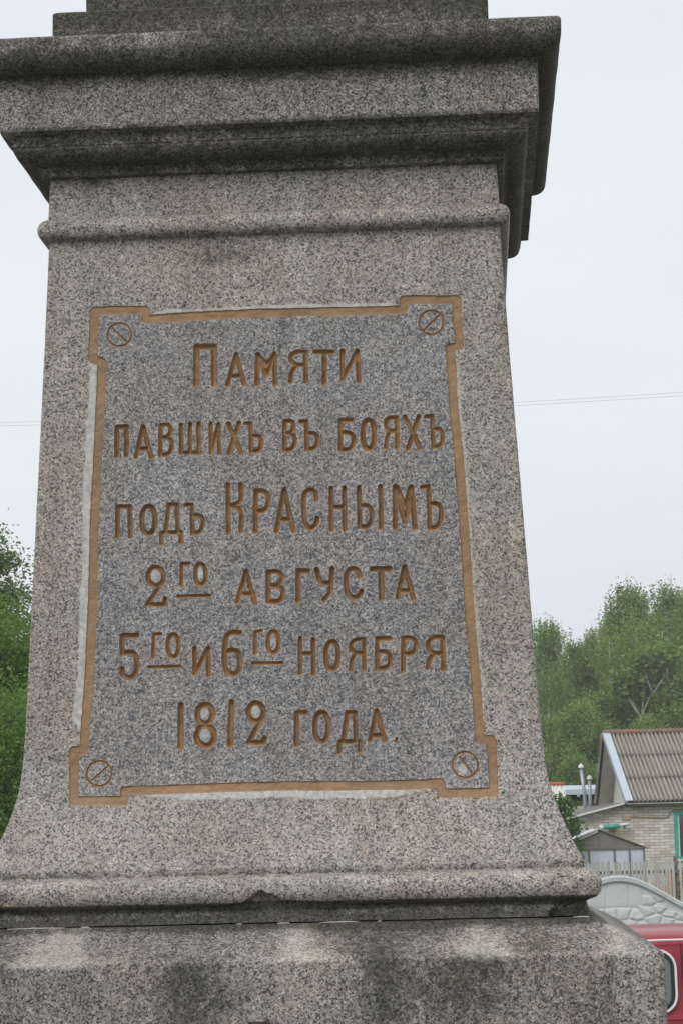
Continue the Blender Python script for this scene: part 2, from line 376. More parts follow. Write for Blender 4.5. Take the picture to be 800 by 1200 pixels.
# ------------------------------------------------------------------ lettering: strokes as centre lines on the front face (x, z in 0.1 mm), with half width
GLYPHS = [
 ('П',59,[[(-1665,31622),(-1648,32440),(-1278,32427),(-1282,31623)]]),
 ('А',45,[[(-1005,31600),(-816,32245),(-655,31602)],[(-949,31782),(-693,31781)]]),
 ('М',48,[[(-386,31592),(-363,32229),(-195,31764),(-13,32225),(-2,31585)],[(-350,32196),(-192,31998),(-19,32184)]]),
 ('Я',45,[[(640,31607),(638,32238)],[(638,32244),(588,32246),(536,32250),(487,32251),(444,32245),(410,32230),(380,32208),(357,32183),(341,32158),(332,32133),(331,32107),(336,32080),(347,32056),(365,32033),(389,32010),(419,31990),(453,31975),(493,31969),(538,31968),(586,31969),(633,31969)],[(480,31969),(447,31939),(413,31911),(382,31880),(357,31841),(341,31793),(332,31738),(326,31680),(318,31623)]]),
 ('Т',48,[[(842,32237),(1210,32224)],[(1041,32230),(1017,31572)]]),
 ('И',48,[[(1412,32244),(1399,31619),(1725,32233),(1741,31588)]]),
 ('П',48,[[(-3349,30155),(-3338,30771),(-3136,30776),(-3145,30159)]]),
 ('А',45,[[(-2943,30120),(-2791,30764),(-2621,30110)],[(-2883,30292),(-2668,30296)]]),
 ('В',42,[[(-2427,30125),(-2414,30763)],[(-2414,30774),(-2377,30778),(-2339,30783),(-2304,30785),(-2274,30780),(-2250,30765),(-2231,30742),(-2216,30716),(-2208,30690),(-2205,30665),(-2209,30637),(-2216,30611),(-2227,30587),(-2241,30567),(-2259,30550),(-2280,30535),(-2303,30524),(-2329,30519),(-2357,30517),(-2387,30518),(-2416,30517)],[(-2303,30513),(-2274,30496),(-2243,30480),(-2215,30462),(-2196,30436),(-2187,30400),(-2185,30356),(-2189,30312),(-2198,30273),(-2210,30240),(-2227,30211),(-2248,30186),(-2274,30166),(-2305,30154),(-2342,30149),(-2381,30146),(-2419,30141)]]),
 ('Ш',42,[[(-1992,30776),(-1989,30179),(-1595,30166)],[(-1803,30786),(-1806,30192)],[(-1623,30791),(-1621,30186)]]),
 ('И',39,[[(-1369,30783),(-1370,30156),(-1202,30766),(-1194,30140)]]),
 ('Х',45,[[(-998,30771),(-728,30125)],[(-773,30779),(-996,30133)]]),
 ('Ъ',42,[[(-644,30759),(-532,30755),(-527,30156)],[(-522,30491),(-486,30490),(-449,30491),(-415,30489),(-386,30481),(-363,30464),(-346,30443),(-332,30417),(-323,30389),(-317,30356),(-315,30320),(-318,30284),(-325,30253),(-337,30227),(-354,30206),(-374,30188),(-398,30174),(-427,30165),(-459,30162),(-493,30161),(-527,30159)]]),
 ('В',42,[[(162,30159),(178,30768)],[(178,30776),(213,30777),(250,30779),(284,30778),(311,30772),(332,30757),(347,30736),(357,30712),(363,30688),(366,30663),(363,30637),(357,30611),(348,30588),(336,30569),(320,30552),(301,30538),(280,30528),(256,30522),(229,30519),(201,30519),(173,30518)],[(280,30520),(305,30502),(332,30486),(356,30467),(373,30443),(382,30410),(386,30370),(384,30329),(378,30293),(366,30262),(348,30233),(327,30207),(301,30187),(272,30175),(238,30168),(202,30164),(167,30159)]]),
 ('Ъ',42,[[(520,30762),(632,30761),(635,30163)],[(641,30508),(680,30505),(719,30504),(757,30501),(788,30492),(812,30478),(830,30459),(844,30436),(853,30408),(856,30372),(854,30329),(847,30286),(837,30251),(822,30226),(802,30207),(780,30192),(755,30180),(728,30172),(697,30168),(666,30166),(635,30163)]]),
 ('Б',45,[[(1573,30765),(1341,30765),(1328,30140)],[(1335,30501),(1380,30499),(1427,30499),(1471,30496),(1508,30487),(1539,30473),(1565,30453),(1585,30430),(1600,30403),(1608,30369),(1610,30329),(1606,30289),(1597,30254),(1581,30222),(1559,30192),(1533,30167),(1501,30148),(1463,30138),(1419,30136),(1373,30136),(1328,30135)]]),
 ('О',48,[[(2039,30438),(2032,30329),(2015,30247),(1989,30187),(1956,30150),(1913,30138),(1870,30153),(1838,30192),(1816,30254),(1802,30336),(1800,30446),(1807,30555),(1824,30637),(1850,30698),(1883,30735),(1927,30746),(1969,30732),(2001,30693),(2024,30630),(2037,30548),(2039,30438)]]),
 ('Я',42,[[(2503,30130),(2514,30770)],[(2514,30776),(2469,30775),(2423,30776),(2380,30775),(2346,30768),(2323,30753),(2307,30734),(2297,30712),(2290,30688),(2285,30662),(2284,30633),(2286,30604),(2293,30579),(2305,30557),(2321,30538),(2341,30521),(2366,30509),(2396,30502),(2432,30500),(2470,30500),(2507,30499)],[(2366,30495),(2349,30460),(2331,30425),(2315,30388),(2301,30348),(2291,30303),(2283,30254),(2277,30203),(2270,30154)]]),
 ('Х',45,[[(2679,30792),(2976,30115)],[(2967,30788),(2728,30112)]]),
 ('Ъ',42,[[(3118,30777),(3251,30784),(3252,30141)],[(3262,30512),(3300,30510),(3338,30509),(3374,30506),(3403,30496),(3423,30481),(3438,30461),(3448,30436),(3453,30405),(3455,30365),(3453,30317),(3446,30269),(3435,30230),(3420,30200),(3399,30177),(3377,30159),(3353,30146),(3329,30138),(3304,30136),(3278,30136),(3252,30135)]]),
 ('П',45,[[(-3340,28448),(-3327,29079),(-3077,29072),(-3073,28440)]]),
 ('О',48,[[(-2549,28774),(-2556,28672),(-2574,28595),(-2602,28539),(-2640,28504),(-2690,28493),(-2740,28507),(-2777,28544),(-2805,28602),(-2822,28680),(-2827,28783),(-2821,28886),(-2803,28962),(-2774,29019),(-2737,29054),(-2686,29065),(-2636,29051),(-2599,29014),(-2571,28955),(-2554,28878),(-2549,28774)]]),
 ('Д',42,[[(-2332,28525),(-2261,29089),(-2095,29084),(-2078,28528)],[(-2422,28278),(-2415,28501),(-2012,28500),(-2019,28293)]]),
 ('Ъ',42,[[(-1908,29070),(-1780,29074),(-1772,28473)],[(-1768,28842),(-1734,28843),(-1698,28845),(-1665,28845),(-1635,28838),(-1609,28823),(-1586,28803),(-1568,28779),(-1556,28749),(-1552,28713),(-1554,28669),(-1561,28626),(-1571,28588),(-1584,28558),(-1602,28531),(-1623,28508),(-1647,28491),(-1674,28481),(-1706,28477),(-1740,28476),(-1772,28473)]]),
 ('К',45,[[(-1026,28464),(-1022,29475)],[(-760,29467),(-758,29395),(-754,29321),(-753,29252),(-756,29196),(-761,29157),(-768,29130),(-782,29110),(-805,29090),(-842,29071),(-890,29056),(-942,29043),(-992,29028)],[(-939,29013),(-904,29001),(-868,28989),(-835,28975),(-807,28955),(-785,28932),(-769,28905),(-757,28870),(-750,28819),(-749,28746),(-753,28657),(-760,28562),(-765,28470)]]),
 ('Р',48,[[(-467,28474),(-447,29322)],[(-447,29322),(-404,29319),(-360,29318),(-318,29314),(-282,29303),(-251,29285),(-225,29261),(-204,29232),(-190,29198),(-185,29154),(-188,29103),(-195,29052),(-206,29009),(-220,28977),(-238,28950),(-260,28929),(-288,28912),(-323,28902),(-365,28898),(-410,28896),(-453,28893)]]),
 ('А',48,[[(-29,28461),(145,29322),(324,28455)],[(28,28701),(281,28698)]]),
 ('С',45,[[(810,29102),(806,29138),(803,29176),(797,29212),(787,29242),(769,29268),(746,29291),(721,29307),(695,29313),(666,29309),(635,29296),(605,29274),(582,29244),(566,29203),(555,29153),(548,29096),(543,29034),(540,28964),(539,28885),(541,28807),(546,28738),(555,28681),(568,28631),(584,28588),(601,28554),(622,28530),(645,28514),(670,28506),(693,28506),(717,28515),(741,28534),(764,28558),(782,28584),(795,28611),(803,28643),(809,28676),(816,28709)]]),
 ('Н',45,[[(1121,29334),(1108,28453)],[(1392,29331),(1384,28450)],[(1113,28931),(1391,28927)]]),
 ('Ы',45,[[(1692,29327),(1690,28502)],[(1699,28939),(1744,28939),(1790,28939),(1833,28937),(1869,28929),(1896,28913),(1919,28893),(1935,28867),(1946,28835),(1951,28792),(1950,28741),(1944,28688),(1934,28642),(1920,28602),(1902,28565),(1879,28534),(1851,28511),(1816,28498),(1775,28495),(1732,28496),(1689,28494)],[(2140,29327),(2130,28462)]]),
 ('М',48,[[(2417,28453),(2443,29325),(2628,28567),(2774,29309),(2831,28449)],[(2482,29297),(2636,28862),(2752,29261)]]),
 ('Ъ',45,[[(2991,29292),(3131,29303),(3134,28431)],[(3148,28940),(3186,28940),(3225,28940),(3262,28939),(3293,28930),(3319,28915),(3341,28896),(3358,28870),(3370,28834),(3376,28782),(3376,28719),(3372,28654),(3363,28598),(3349,28553),(3330,28514),(3307,28481),(3280,28456),(3248,28442),(3211,28438),(3172,28437),(3134,28434)]]),
 ('2',45,[[(-2379,27586),(-2385,27536),(-2402,27490),(-2429,27451),(-2463,27422),(-2503,27404),(-2546,27398),(-2588,27406),(-2628,27426),(-2662,27458),(-2688,27499),(-2704,27545),(-2709,27595),(-2704,27645),(-2687,27691),(-2660,27730),(-2626,27760),(-2586,27778),(-2543,27783),(-2500,27775),(-2461,27755),(-2427,27723),(-2401,27683),(-2385,27636),(-2379,27586)],[(-2402,27461),(-2729,27012),(-2363,26996),(-2356,27126)]]),
 ('Г',36,[[(-2014,27391),(-2005,27842),(-1858,27838)]]),
 ('О',39,[[(-1510,27603),(-1515,27526),(-1529,27469),(-1551,27426),(-1580,27401),(-1618,27393),(-1656,27403),(-1685,27430),(-1706,27474),(-1718,27532),(-1722,27609),(-1717,27686),(-1703,27743),(-1681,27786),(-1652,27812),(-1614,27820),(-1575,27810),(-1547,27782),(-1526,27738),(-1513,27680),(-1510,27603)]]),
 ('_',34,[[(-2090,27164),(-1440,27161)]]),
 ('А',45,[[(-863,27002),(-669,27641),(-493,26965)],[(-803,27176),(-535,27168)]]),
 ('В',48,[[(-223,26995),(-214,27615)],[(-214,27617),(-167,27619),(-119,27622),(-73,27623),(-34,27617),(0,27603),(28,27583),(51,27559),(66,27534),(72,27507),(70,27478),(62,27448),(51,27420),(36,27394),(17,27368),(-8,27346),(-38,27330),(-77,27323),(-122,27323),(-171,27326),(-218,27327)],[(-38,27322),(-8,27303),(24,27286),(52,27267),(72,27241),(81,27206),(84,27164),(80,27122),(72,27087),(59,27060),(40,27037),(16,27019),(-17,27005),(-60,26997),(-113,26995),(-169,26995),(-223,26995)]]),
 ('Г',50,[[(392,26993),(403,27618),(602,27612)]]),
 ('У',48,[[(783,27634),(797,27581),(810,27526),(824,27475),(840,27433),(856,27402),(874,27379),(893,27363),(917,27351),(948,27344),(982,27343),(1019,27344),(1055,27344)],[(1108,27646),(1101,27571),(1094,27494),(1087,27422),(1081,27359),(1077,27309),(1073,27268),(1069,27233),(1062,27200),(1052,27170),(1040,27143),(1026,27119),(1010,27095),(991,27073),(969,27053),(946,27033),(924,27013)]]),
 ('С',50,[[(1669,27462),(1660,27495),(1652,27530),(1642,27562),(1627,27588),(1605,27607),(1579,27622),(1550,27630),(1523,27631),(1495,27624),(1467,27609),(1441,27587),(1421,27557),(1406,27515),(1396,27463),(1389,27407),(1387,27350),(1389,27290),(1395,27225),(1405,27164),(1419,27116),(1440,27080),(1466,27055),(1494,27038),(1523,27028),(1552,27025),(1582,27030),(1612,27041),(1637,27056),(1655,27076),(1670,27101),(1683,27129),(1697,27155)]]),
 ('Т',56,[[(1926,27614),(2279,27603)],[(2115,27595),(2106,26998)]]),
 ('А',48,[[(2435,27001),(2591,27639),(2763,26971)],[(2486,27146),(2723,27147)]]),
 ('5',50,[[(-2947,26376),(-3241,26376),(-3254,26006)],[(-3254,26000),(-3212,26011),(-3169,26023),(-3127,26032),(-3089,26033),(-3055,26024),(-3024,26008),(-2997,25986),(-2976,25958),(-2962,25923),(-2954,25880),(-2950,25834),(-2950,25786),(-2953,25734),(-2959,25677),(-2970,25624),(-2986,25581),(-3010,25550),(-3040,25527),(-3073,25512),(-3106,25505),(-3139,25508),(-3175,25521),(-3208,25539),(-3232,25561),(-3246,25588),(-3252,25621),(-3254,25655),(-3258,25689)]]),
 ('Г',36,[[(-2613,25914),(-2597,26385),(-2456,26391)]]),
 ('О',42,[[(-2085,26140),(-2090,26056),(-2105,25994),(-2128,25948),(-2158,25919),(-2198,25911),(-2238,25922),(-2267,25952),(-2289,25999),(-2303,26062),(-2307,26146),(-2302,26230),(-2287,26292),(-2264,26339),(-2234,26367),(-2194,26376),(-2154,26365),(-2124,26335),(-2102,26287),(-2089,26224),(-2085,26140)]]),
 ('_',34,[[(-2699,25713),(-2067,25709)]]),
 ('И',45,[[(-1752,26075),(-1757,25548),(-1475,26068),(-1476,25504)]]),
 ('6',50,[[(-816,26372),(-858,26375),(-902,26380),(-944,26381),(-982,26376),(-1015,26366),(-1046,26351),(-1072,26329),(-1094,26295),(-1109,26248),(-1119,26190),(-1126,26124),(-1131,26053),(-1136,25970),(-1140,25876),(-1140,25785),(-1136,25710),(-1125,25656),(-1110,25614),(-1092,25582),(-1072,25556),(-1050,25536),(-1026,25523),(-1001,25517),(-975,25516),(-946,25522),(-914,25534),(-884,25552),(-861,25576),(-845,25609),(-834,25650),(-827,25695),(-824,25741),(-824,25791),(-826,25846),(-834,25898),(-848,25940),(-871,25968),(-901,25988),(-934,26002),(-968,26009),(-1002,26008),(-1038,26000),(-1075,25988),(-1111,25978)]]),
 ('Г',36,[[(-513,25930),(-501,26374),(-382,26397)]]),
 ('О',42,[[(-22,26154),(-28,26076),(-43,26019),(-66,25976),(-96,25949),(-136,25941),(-176,25951),(-205,25979),(-227,26024),(-240,26082),(-243,26160),(-237,26238),(-223,26296),(-200,26339),(-169,26366),(-129,26374),(-89,26363),(-60,26335),(-38,26291),(-25,26232),(-22,26154)]]),
 ('_',34,[[(-561,25734),(42,25726)]]),
 ('Н',42,[[(423,26226),(410,25497)],[(685,26193),(680,25477)],[(417,25905),(680,25898)]]),
 ('О',48,[[(1193,25844),(1186,25740),(1169,25663),(1142,25605),(1107,25570),(1062,25559),(1017,25572),(983,25609),(959,25668),(945,25747),(942,25851),(949,25955),(966,26033),(993,26090),(1028,26126),(1073,26137),(1119,26123),(1152,26086),(1176,26027),(1190,25948),(1193,25844)]]),
 ('Я',42,[[(1722,25541),(1728,26164)],[(1728,26164),(1686,26165),(1642,26168),(1601,26169),(1565,26163),(1535,26149),(1509,26128),(1487,26105),(1472,26081),(1461,26057),(1456,26031),(1456,26005),(1462,25981),(1472,25958),(1488,25936),(1510,25916),(1538,25900),(1577,25892),(1623,25888),(1673,25887),(1722,25885)],[(1559,25881),(1537,25849),(1515,25817),(1494,25783),(1477,25744),(1466,25698),(1459,25646),(1453,25593),(1447,25540)]]),
 ('Б',45,[[(2256,26170),(1999,26177),(1985,25573)],[(1992,25901),(2041,25900),(2090,25900),(2137,25897),(2175,25888),(2204,25870),(2226,25847),(2242,25819),(2252,25789),(2255,25754),(2253,25715),(2246,25677),(2235,25645),(2221,25620),(2204,25598),(2182,25581),(2155,25568),(2118,25560),(2075,25558),(2029,25557),(1984,25555)]]),
 ('Р',45,[[(2506,25501),(2536,26168)],[(2536,26170),(2585,26170),(2635,26170),(2681,26168),(2719,26160),(2746,26143),(2766,26121),(2779,26094),(2787,26063),(2790,26026),(2786,25983),(2778,25940),(2765,25906),(2748,25882),(2726,25865),(2700,25852),(2672,25843),(2639,25838),(2603,25838),(2565,25841),(2528,25842)]]),
 ('Я',48,[[(3337,25505),(3334,26153)],[(3334,26156),(3290,26159),(3246,26164),(3203,26166),(3164,26161),(3129,26147),(3096,26129),(3069,26105),(3049,26077),(3039,26042),(3035,26001),(3038,25959),(3048,25925),(3066,25897),(3091,25875),(3121,25857),(3156,25843),(3195,25835),(3240,25833),(3287,25834),(3333,25833)],[(3155,25824),(3128,25795),(3099,25765),(3073,25735),(3052,25701),(3040,25664),(3033,25623),(3028,25581),(3022,25540)]]),
 ('1',56,[[(-2053,24924),(-2059,24054)]]),
 ('8',53,[[(-1396,24716),(-1402,24666),(-1419,24620),(-1444,24580),(-1477,24550),(-1515,24532),(-1556,24527),(-1597,24534),(-1635,24554),(-1667,24586),(-1692,24627),(-1707,24674),(-1712,24724),(-1706,24774),(-1690,24820),(-1664,24860),(-1631,24890),(-1593,24908),(-1552,24914),(-1511,24906),(-1474,24886),(-1441,24854),(-1417,24813),(-1401,24766),(-1396,24716)],[(-1367,24271),(-1374,24218),(-1392,24170),(-1422,24128),(-1460,24097),(-1505,24078),(-1552,24072),(-1600,24080),(-1644,24102),(-1682,24135),(-1710,24178),(-1728,24227),(-1734,24280),(-1728,24333),(-1709,24381),(-1679,24423),(-1641,24454),(-1596,24474),(-1549,24479),(-1501,24471),(-1457,24450),(-1419,24416),(-1390,24373),(-1373,24324),(-1367,24271)]]),
 ('1',56,[[(-1010,24936),(-1041,24080)]]),
 ('2',50,[[(-351,24728),(-357,24679),(-374,24634),(-399,24596),(-432,24567),(-470,24549),(-511,24544),(-552,24551),(-589,24571),(-622,24602),(-646,24642),(-661,24687),(-666,24736),(-660,24785),(-643,24830),(-618,24868),(-585,24897),(-547,24915),(-506,24920),(-465,24913),(-427,24893),(-395,24862),(-371,24823),(-356,24777),(-351,24728)],[(-374,24619),(-668,24123),(-354,24104),(-343,24201)]]),
 ('Г',49,[[(306,24045),(327,24700),(500,24692)]]),
 ('О',49,[[(962,24390),(954,24284),(936,24206),(907,24148),(869,24112),(820,24100),(771,24114),(734,24152),(708,24212),(692,24291),(688,24397),(696,24502),(714,24581),(743,24639),(781,24675),(830,24687),(880,24673),(916,24635),(943,24575),(958,24495),(962,24390)]]),
 ('Д',46,[[(1264,24112),(1356,24673),(1513,24669),(1521,24105)],[(1178,23880),(1181,24082),(1592,24078),(1588,23883)]]),
 ('А',46,[[(1804,24092),(1951,24696),(2103,24084)],[(1855,24194),(2063,24189)]]),
 (',',28,[[(2348,24123),(2330,24059)]]),
]
BORDER = [(-3799,33292),(-2722,33266),(-2709,33071),(-2010,33092),(-386,33117),(1412,33093),(2308,33078),(2702,33088),(2723,33297),(3297,33283),(3824,33257),(3835,32727),(3863,32259),(3664,32235),(3676,31910),(3696,30999),(3776,29912),(3809,29103),(3856,28031),(3901,26616),(3984,25301),(4012,24345),(4032,24054),(4256,24048),(4273,23475),(4274,22984),(3793,22989),(3243,22992),(3207,23199),(2765,23182),(1590,23183),(-3,23219),(-1534,23211),(-2440,23198),(-3203,23203),(-3216,23005),(-3834,23014),(-4244,23022),(-4249,24034),(-4050,24038),(-4030,24377),(-3931,25601),(-3856,27191),(-3825,28621),(-3759,29883),(-3683,31338),(-3647,32172),(-3833,32247),(-3828,32723)]
SCREWS = [((-3274,32755),(-3441,32912),(-3117,32596),251),((3284,32784),(3119,32624),(3449,32936),257),((-3729,23560),(-3885,23429),(-3532,23712),255),((3717,23553),(3614,23718),(3856,23382),259)]
# ------------------------------------------------------------------ the monument (its own coordinates: axis at 0,0; ground-based z)
E0 = 2.25
mon = empty('granite_monument', 'tall weathered granite monument with a moulded cornice and a carved Russian inscription painted ochre', 'monument')

def resample(prof, step):
    """profile of (h, z, corner radius) refined to a given spacing"""
    out = []
    for (a, b) in zip(prof[:-1], prof[1:]):
        n = max(1, int(math.ceil(math.hypot(b[0]-a[0], b[1]-a[1])/step)))
        for k in range(n): t = k/n; out.append(tuple(a[i]*(1-t)+b[i]*t for i in range(3)))
    return out+[prof[-1]]

def square_lathe(name, prof, mat, nf=200, ns=40, step=.008, amp=.0009, nscale=26, disp=None, crust_shade=None, washed_lit=None, skip_front=False, parent=mon, nc=6, chip=.004, exact=False, seed=0):
    P3 = prof if exact else resample(prof, step)
    rings = []
    def side(n): return np.linspace(-1, 1, n+1)
    dirs = [((1, 0), (0, -1)), ((0, 1), (1, 0)), ((-1, 0), (0, 1)), ((0, -1), (-1, 0))]   # along, outward
    NRM = []
    for h, z, rc in P3:
        rc = min(rc, h*.5); pts = []; nn = []
        for k, (al, ou) in enumerate(dirs):
            t = side(nf if k == 0 else ns)*(h-rc)
            for q in t: pts.append((al[0]*q+ou[0]*h, al[1]*q+ou[1]*h, z)); nn.append((ou[0], ou[1]))
            cx, cy = (al[0]+ou[0])*(h-rc), (al[1]+ou[1])*(h-rc)
            for j in range(1, nc):
                th = j/nc*math.pi/2
                nx, ny = ou[0]*math.cos(th)+al[0]*math.sin(th), ou[1]*math.cos(th)+al[1]*math.sin(th)
                pts.append((cx+nx*rc, cy+ny*rc, z)); nn.append((nx, ny))
        rings.append(pts); NRM.append(nn)
    R, C = len(rings), len(rings[0])
    V = np.array(rings, dtype=float).reshape(-1, 3); W = np.array(NRM, dtype=float).reshape(-1, 2)
    hh = np.repeat([p[0] for p in P3], C); zz = V[:, 2].copy()
    base = V.copy()
    d = amp*fbm(base, nscale, seed, 3)
    # chipped arrises: convex profile points lose small bites
    conv = np.zeros(R)
    for i in range(1, R-1):
        a = np.array(P3[i-1][:2]); b = np.array(P3[i][:2]); c = np.array(P3[i+1][:2])
        u = b-a; w = c-b; L = np.linalg.norm(u)*np.linalg.norm(w)
        if L > 1e-12: conv[i] = np.clip((u[0]*w[1]-u[1]*w[0])/L, 0, 1)
    conv = np.repeat(conv, C)
    bite = np.clip(vnoise(base, 38, 5+seed)*.7+vnoise(base, 90, 6+seed)*.5-.35, 0, 1)
    d = d-bite*conv*chip
    V[:, 0] += W[:, 0]*d; V[:, 1] += W[:, 1]*d; V[:, 2] += .5*amp*vnoise(base, nscale, 9+seed)
    if disp is not None: V = disp(V, base, W)
    i = np.arange(R-1)[:, None]*C; j = np.arange(C)[None, :]; j2 = (j+1) % C
    F = np.stack([i+j, i+j2, i+C+j2, i+C+j], -1)
    if skip_front: F = F[:, nf:, :]
    F = F.reshape(-1, 4)
    at = {}
    at['crust_shade'] = np.clip(crust_shade(base), 0, 1.2) if crust_shade is not None else np.zeros(len(V))
    at['washed_lit'] = np.clip(washed_lit(base), 0, 1) if washed_lit is not None else np.zeros(len(V))
    at['putty'] = np.zeros(len(V))
    return mesh_np(name, V, F, mat, parent, True, at)

def gau(u, c, s): return np.exp(-((u-c)/s)**2)
def band(u, a, b, s): return np.clip((u-a)/s+.5, 0, 1)*np.clip((b-u)/s+.5, 0, 1)

# --- plinth block with weathered slope
def plinth_crust(P):
    x, y, z = P.T; f = (y < -.4)
    r = .14+.14*vnoise(P, 3, 3)+.12*vnoise(P, 11, 4)
    low = band(z-E0, -2, -.262, .02)
    r += low*(1+.45*vnoise(P*np.array([1, 1, .45]), 14, 9))*(.44*gau(x, -.19, .11)+.34*gau(x, .21, .05)+.44*gau(x, .37, .10)+.30*gau(x, .62, .08)+.2*gau(x, -.60, .15))
    up = band(z-E0, -.262, -.1, .015)
    r += up*(.34-.30*gau(x, -.43, .10)-.3*gau(x, .04, .07)-.3*gau(x, .39, .07)-.25*gau(x, .64, .08)+.3*gau(x, -.62, .07))+.45*band(z-E0, -.213, -.19, .01)
    return r
def plinth_washed(P):
    x, y, z = P.T
    tri = lambda c, w: np.clip(1-np.abs(x-c)/(w*(.35+8*np.clip(-(z-E0)-.19, 0, .08))), 0, 1)
    up = band(z-E0, -.275, -.19, .012)
    return up*(.95*tri(-.43, .16)+.9*tri(.04, .10)+.95*tri(.39, .10)+.9*tri(.66, .08)+.25*gau(z-E0, -.262, .012))
def plinth_disp(V, B, W):
    # broken hollow low on the front face
    r = np.hypot((B[:, 0]+.036)/.026, (B[:, 2]-(E0-.405))/.022)
    f = (B[:, 1] < -.70)
    V[:, 1] += np.where(f, .07*np.clip(1.15-r+.25*vnoise(B, 70, 2), 0, 1), 0)
    return V
square_lathe('plinth_block', [(.30, E0-1.30, .01), (.742, E0-1.30, .012), (.744, E0-.55, .014), (.7435, E0-.30, .016), (.7425, E0-.275, .017), (.7415, E0-.2665, .012), (.7370, E0-.2620, .012),
              (.66, E0-.2225, .014), (.617, E0-.2003, .012), (.30, E0-.1995, .01)], M['plinth'], crust_shade=plinth_crust, washed_lit=plinth_washed, disp=plinth_disp, step=.009, amp=.0012)
square_lathe('plinth_step', [(.3, E0-1.66, .01), (.93, E0-1.66, .015), (.93, E0-1.33, .015), (.925, E0-1.32, .015), (.86, E0-1.299, .012), (.3, E0-1.299, .01)], M['plinth'], nf=60, ns=30, step=.03)
M['joint_mortar'] = simple('joint_mortar', (.40, .39, .36), .9, .2, 40)
for x0, x1 in ((-.548, -.43), (-.40, -.385), (-.09, -.075), (-.008, .016), (.076, .152), (.19, .20), (.575, .608)):
    xs = np.arange(x0, x1+.001, .004); n_ = len(xs); rr = random.Random(int(x0*1e4)); th_ = [.0004+.0016*math.sin(math.pi*(i+.3)/n_)*rr.uniform(.5, 1) for i in range(n_)]
    vs = [(x, -.6150, E0-.2000-.0002) for x in xs]+[(x, -.6135, E0-.2000+th_[i]) for i, x in enumerate(xs)]+[(x, -.600, E0-.2000+th_[i]) for i, x in enumerate(xs)]
    MB().add(vs, [(i, i+1, n_+i+1, n_+i) for i in range(n_-1)]+[(n_+i, n_+i+1, 2*n_+i+1, 2*n_+i) for i in range(n_-1)]).build('mortar_joint', M['joint_mortar'], mon)

# --- base moulding: fillet, torus, recessed band
def torus_prof():
    p = [(.30, E0-.1986, .01), (.602, E0-.1986, .012), (.6095, E0-.1975, .010), (.6075, E0-.180, .010), (.6045, E0-.170, .010)]
    cx, cz, rx, rz = .606, E0-.1365, .0292, .0305
    for k in range(0, 15):
        a = -math.radians(78)+math.radians(158)*k/14
        p.append((cx+rx*math.cos(a), cz+rz*math.sin(a), .010+.022*max(0, math.cos(a))))
    p += [(.6015, E0-.1035, .008), (.6012, E0-.0885, .006), (.5985, E0-.0850, .006), (.30, E0-.0850, .006)]
    return p
def base_disp(V, B, W):
    x, y, z = B.T; zr = z-E0; f = y < -.55
    # long bite out of the roll above the recess, middle of the front
    peak = np.interp(x, [-.13, -.075, -.047, -.038, .0, .05, .10, .14], [0, .007, .022, .030, .013, .007, .003, 0])*(1+.25*vnoise(B, 60, 3))
    k = f & (zr < -.122) & (zr > -.172) & (zr < -.165+peak)
    V[:, 1] = np.where(k & (V[:, 1] < -.604), -.604+.002*vnoise(B, 120, 4), V[:, 1])
    # battered left end of the roll
    lf = f & (x < -.50) & (zr > -.17) & (zr < -.104)
    w = np.clip((-x-.50)/.05, 0, 1)*(.5+.5*vnoise(B, 24, 8))
    V[:, 1] += np.where(lf, .018*np.clip(w, 0, 1)*np.clip(.55+vnoise(B, 40, 11), 0, 1.2), 0)
    V[:, 2] += np.where(lf, .003*w, 0)
    # broken lower right corner under the roll
    c = (x > .53) & (y < -.52) & (zr < -.163)
    t = np.clip(((x+.8*(-(zr)-.163))-.552+.012*vnoise(B, 50, 12))/.012, 0, 1)*c
    V[:, 1] += .022*t*(y < -.59)
    g = f & (zr > -.165) & (zr < -.12) & (x > .52)
    V[:, 1] += np.where(g, .006*np.clip(vnoise(B, 35, 14), 0, 1), 0)
    V[:, 1] += np.where(f & (zr > -.17) & (zr < -.10), .0022*vnoise(B, 9, 15), 0)
    return V
def base_crust_shade(P):  # shade of recess, fillet and bite painted in, plus stain blotches
    x, y, z = P.T; zr = z-E0
    peak = np.interp(x, [-.13, -.075, -.047, -.038, .0, .05, .10, .14], [0, .007, .022, .030, .013, .007, .003, 0])
    return (.62*band(zr, -.20, -.158, .008)+.25*band(zr, -.20, -.185, .006)+.75*band(zr, -.172, -.158, .004)+.25*gau(zr, -.102, .006)+.30*band(zr, -.103, -.086, .004)
            + .35*(zr < -.163+peak)*(peak > .002)*(y < -.5)+.10*vnoise(P, 4, 5)+.3*gau(x, .12, .05)*gau(zr, -.135, .02)+.22*gau(x, .55, .12)*gau(zr, -.135, .03)+.25*gau(x, -.61, .03))
def base_washed_lit(P):  # roll top painted lighter as if lit, plus a pale patch at left
    x, y, z = P.T; zr = z-E0
    return .45*gau(zr, -.112, .009)+.3*gau(x, -.48, .06)*gau(zr, -.13, .02)
square_lathe('base_moulding', torus_prof(), M['shaft'], nf=300, ns=40, step=.0035, amp=.0009, disp=base_disp, crust_shade=base_crust_shade, washed_lit=base_washed_lit, chip=.003)

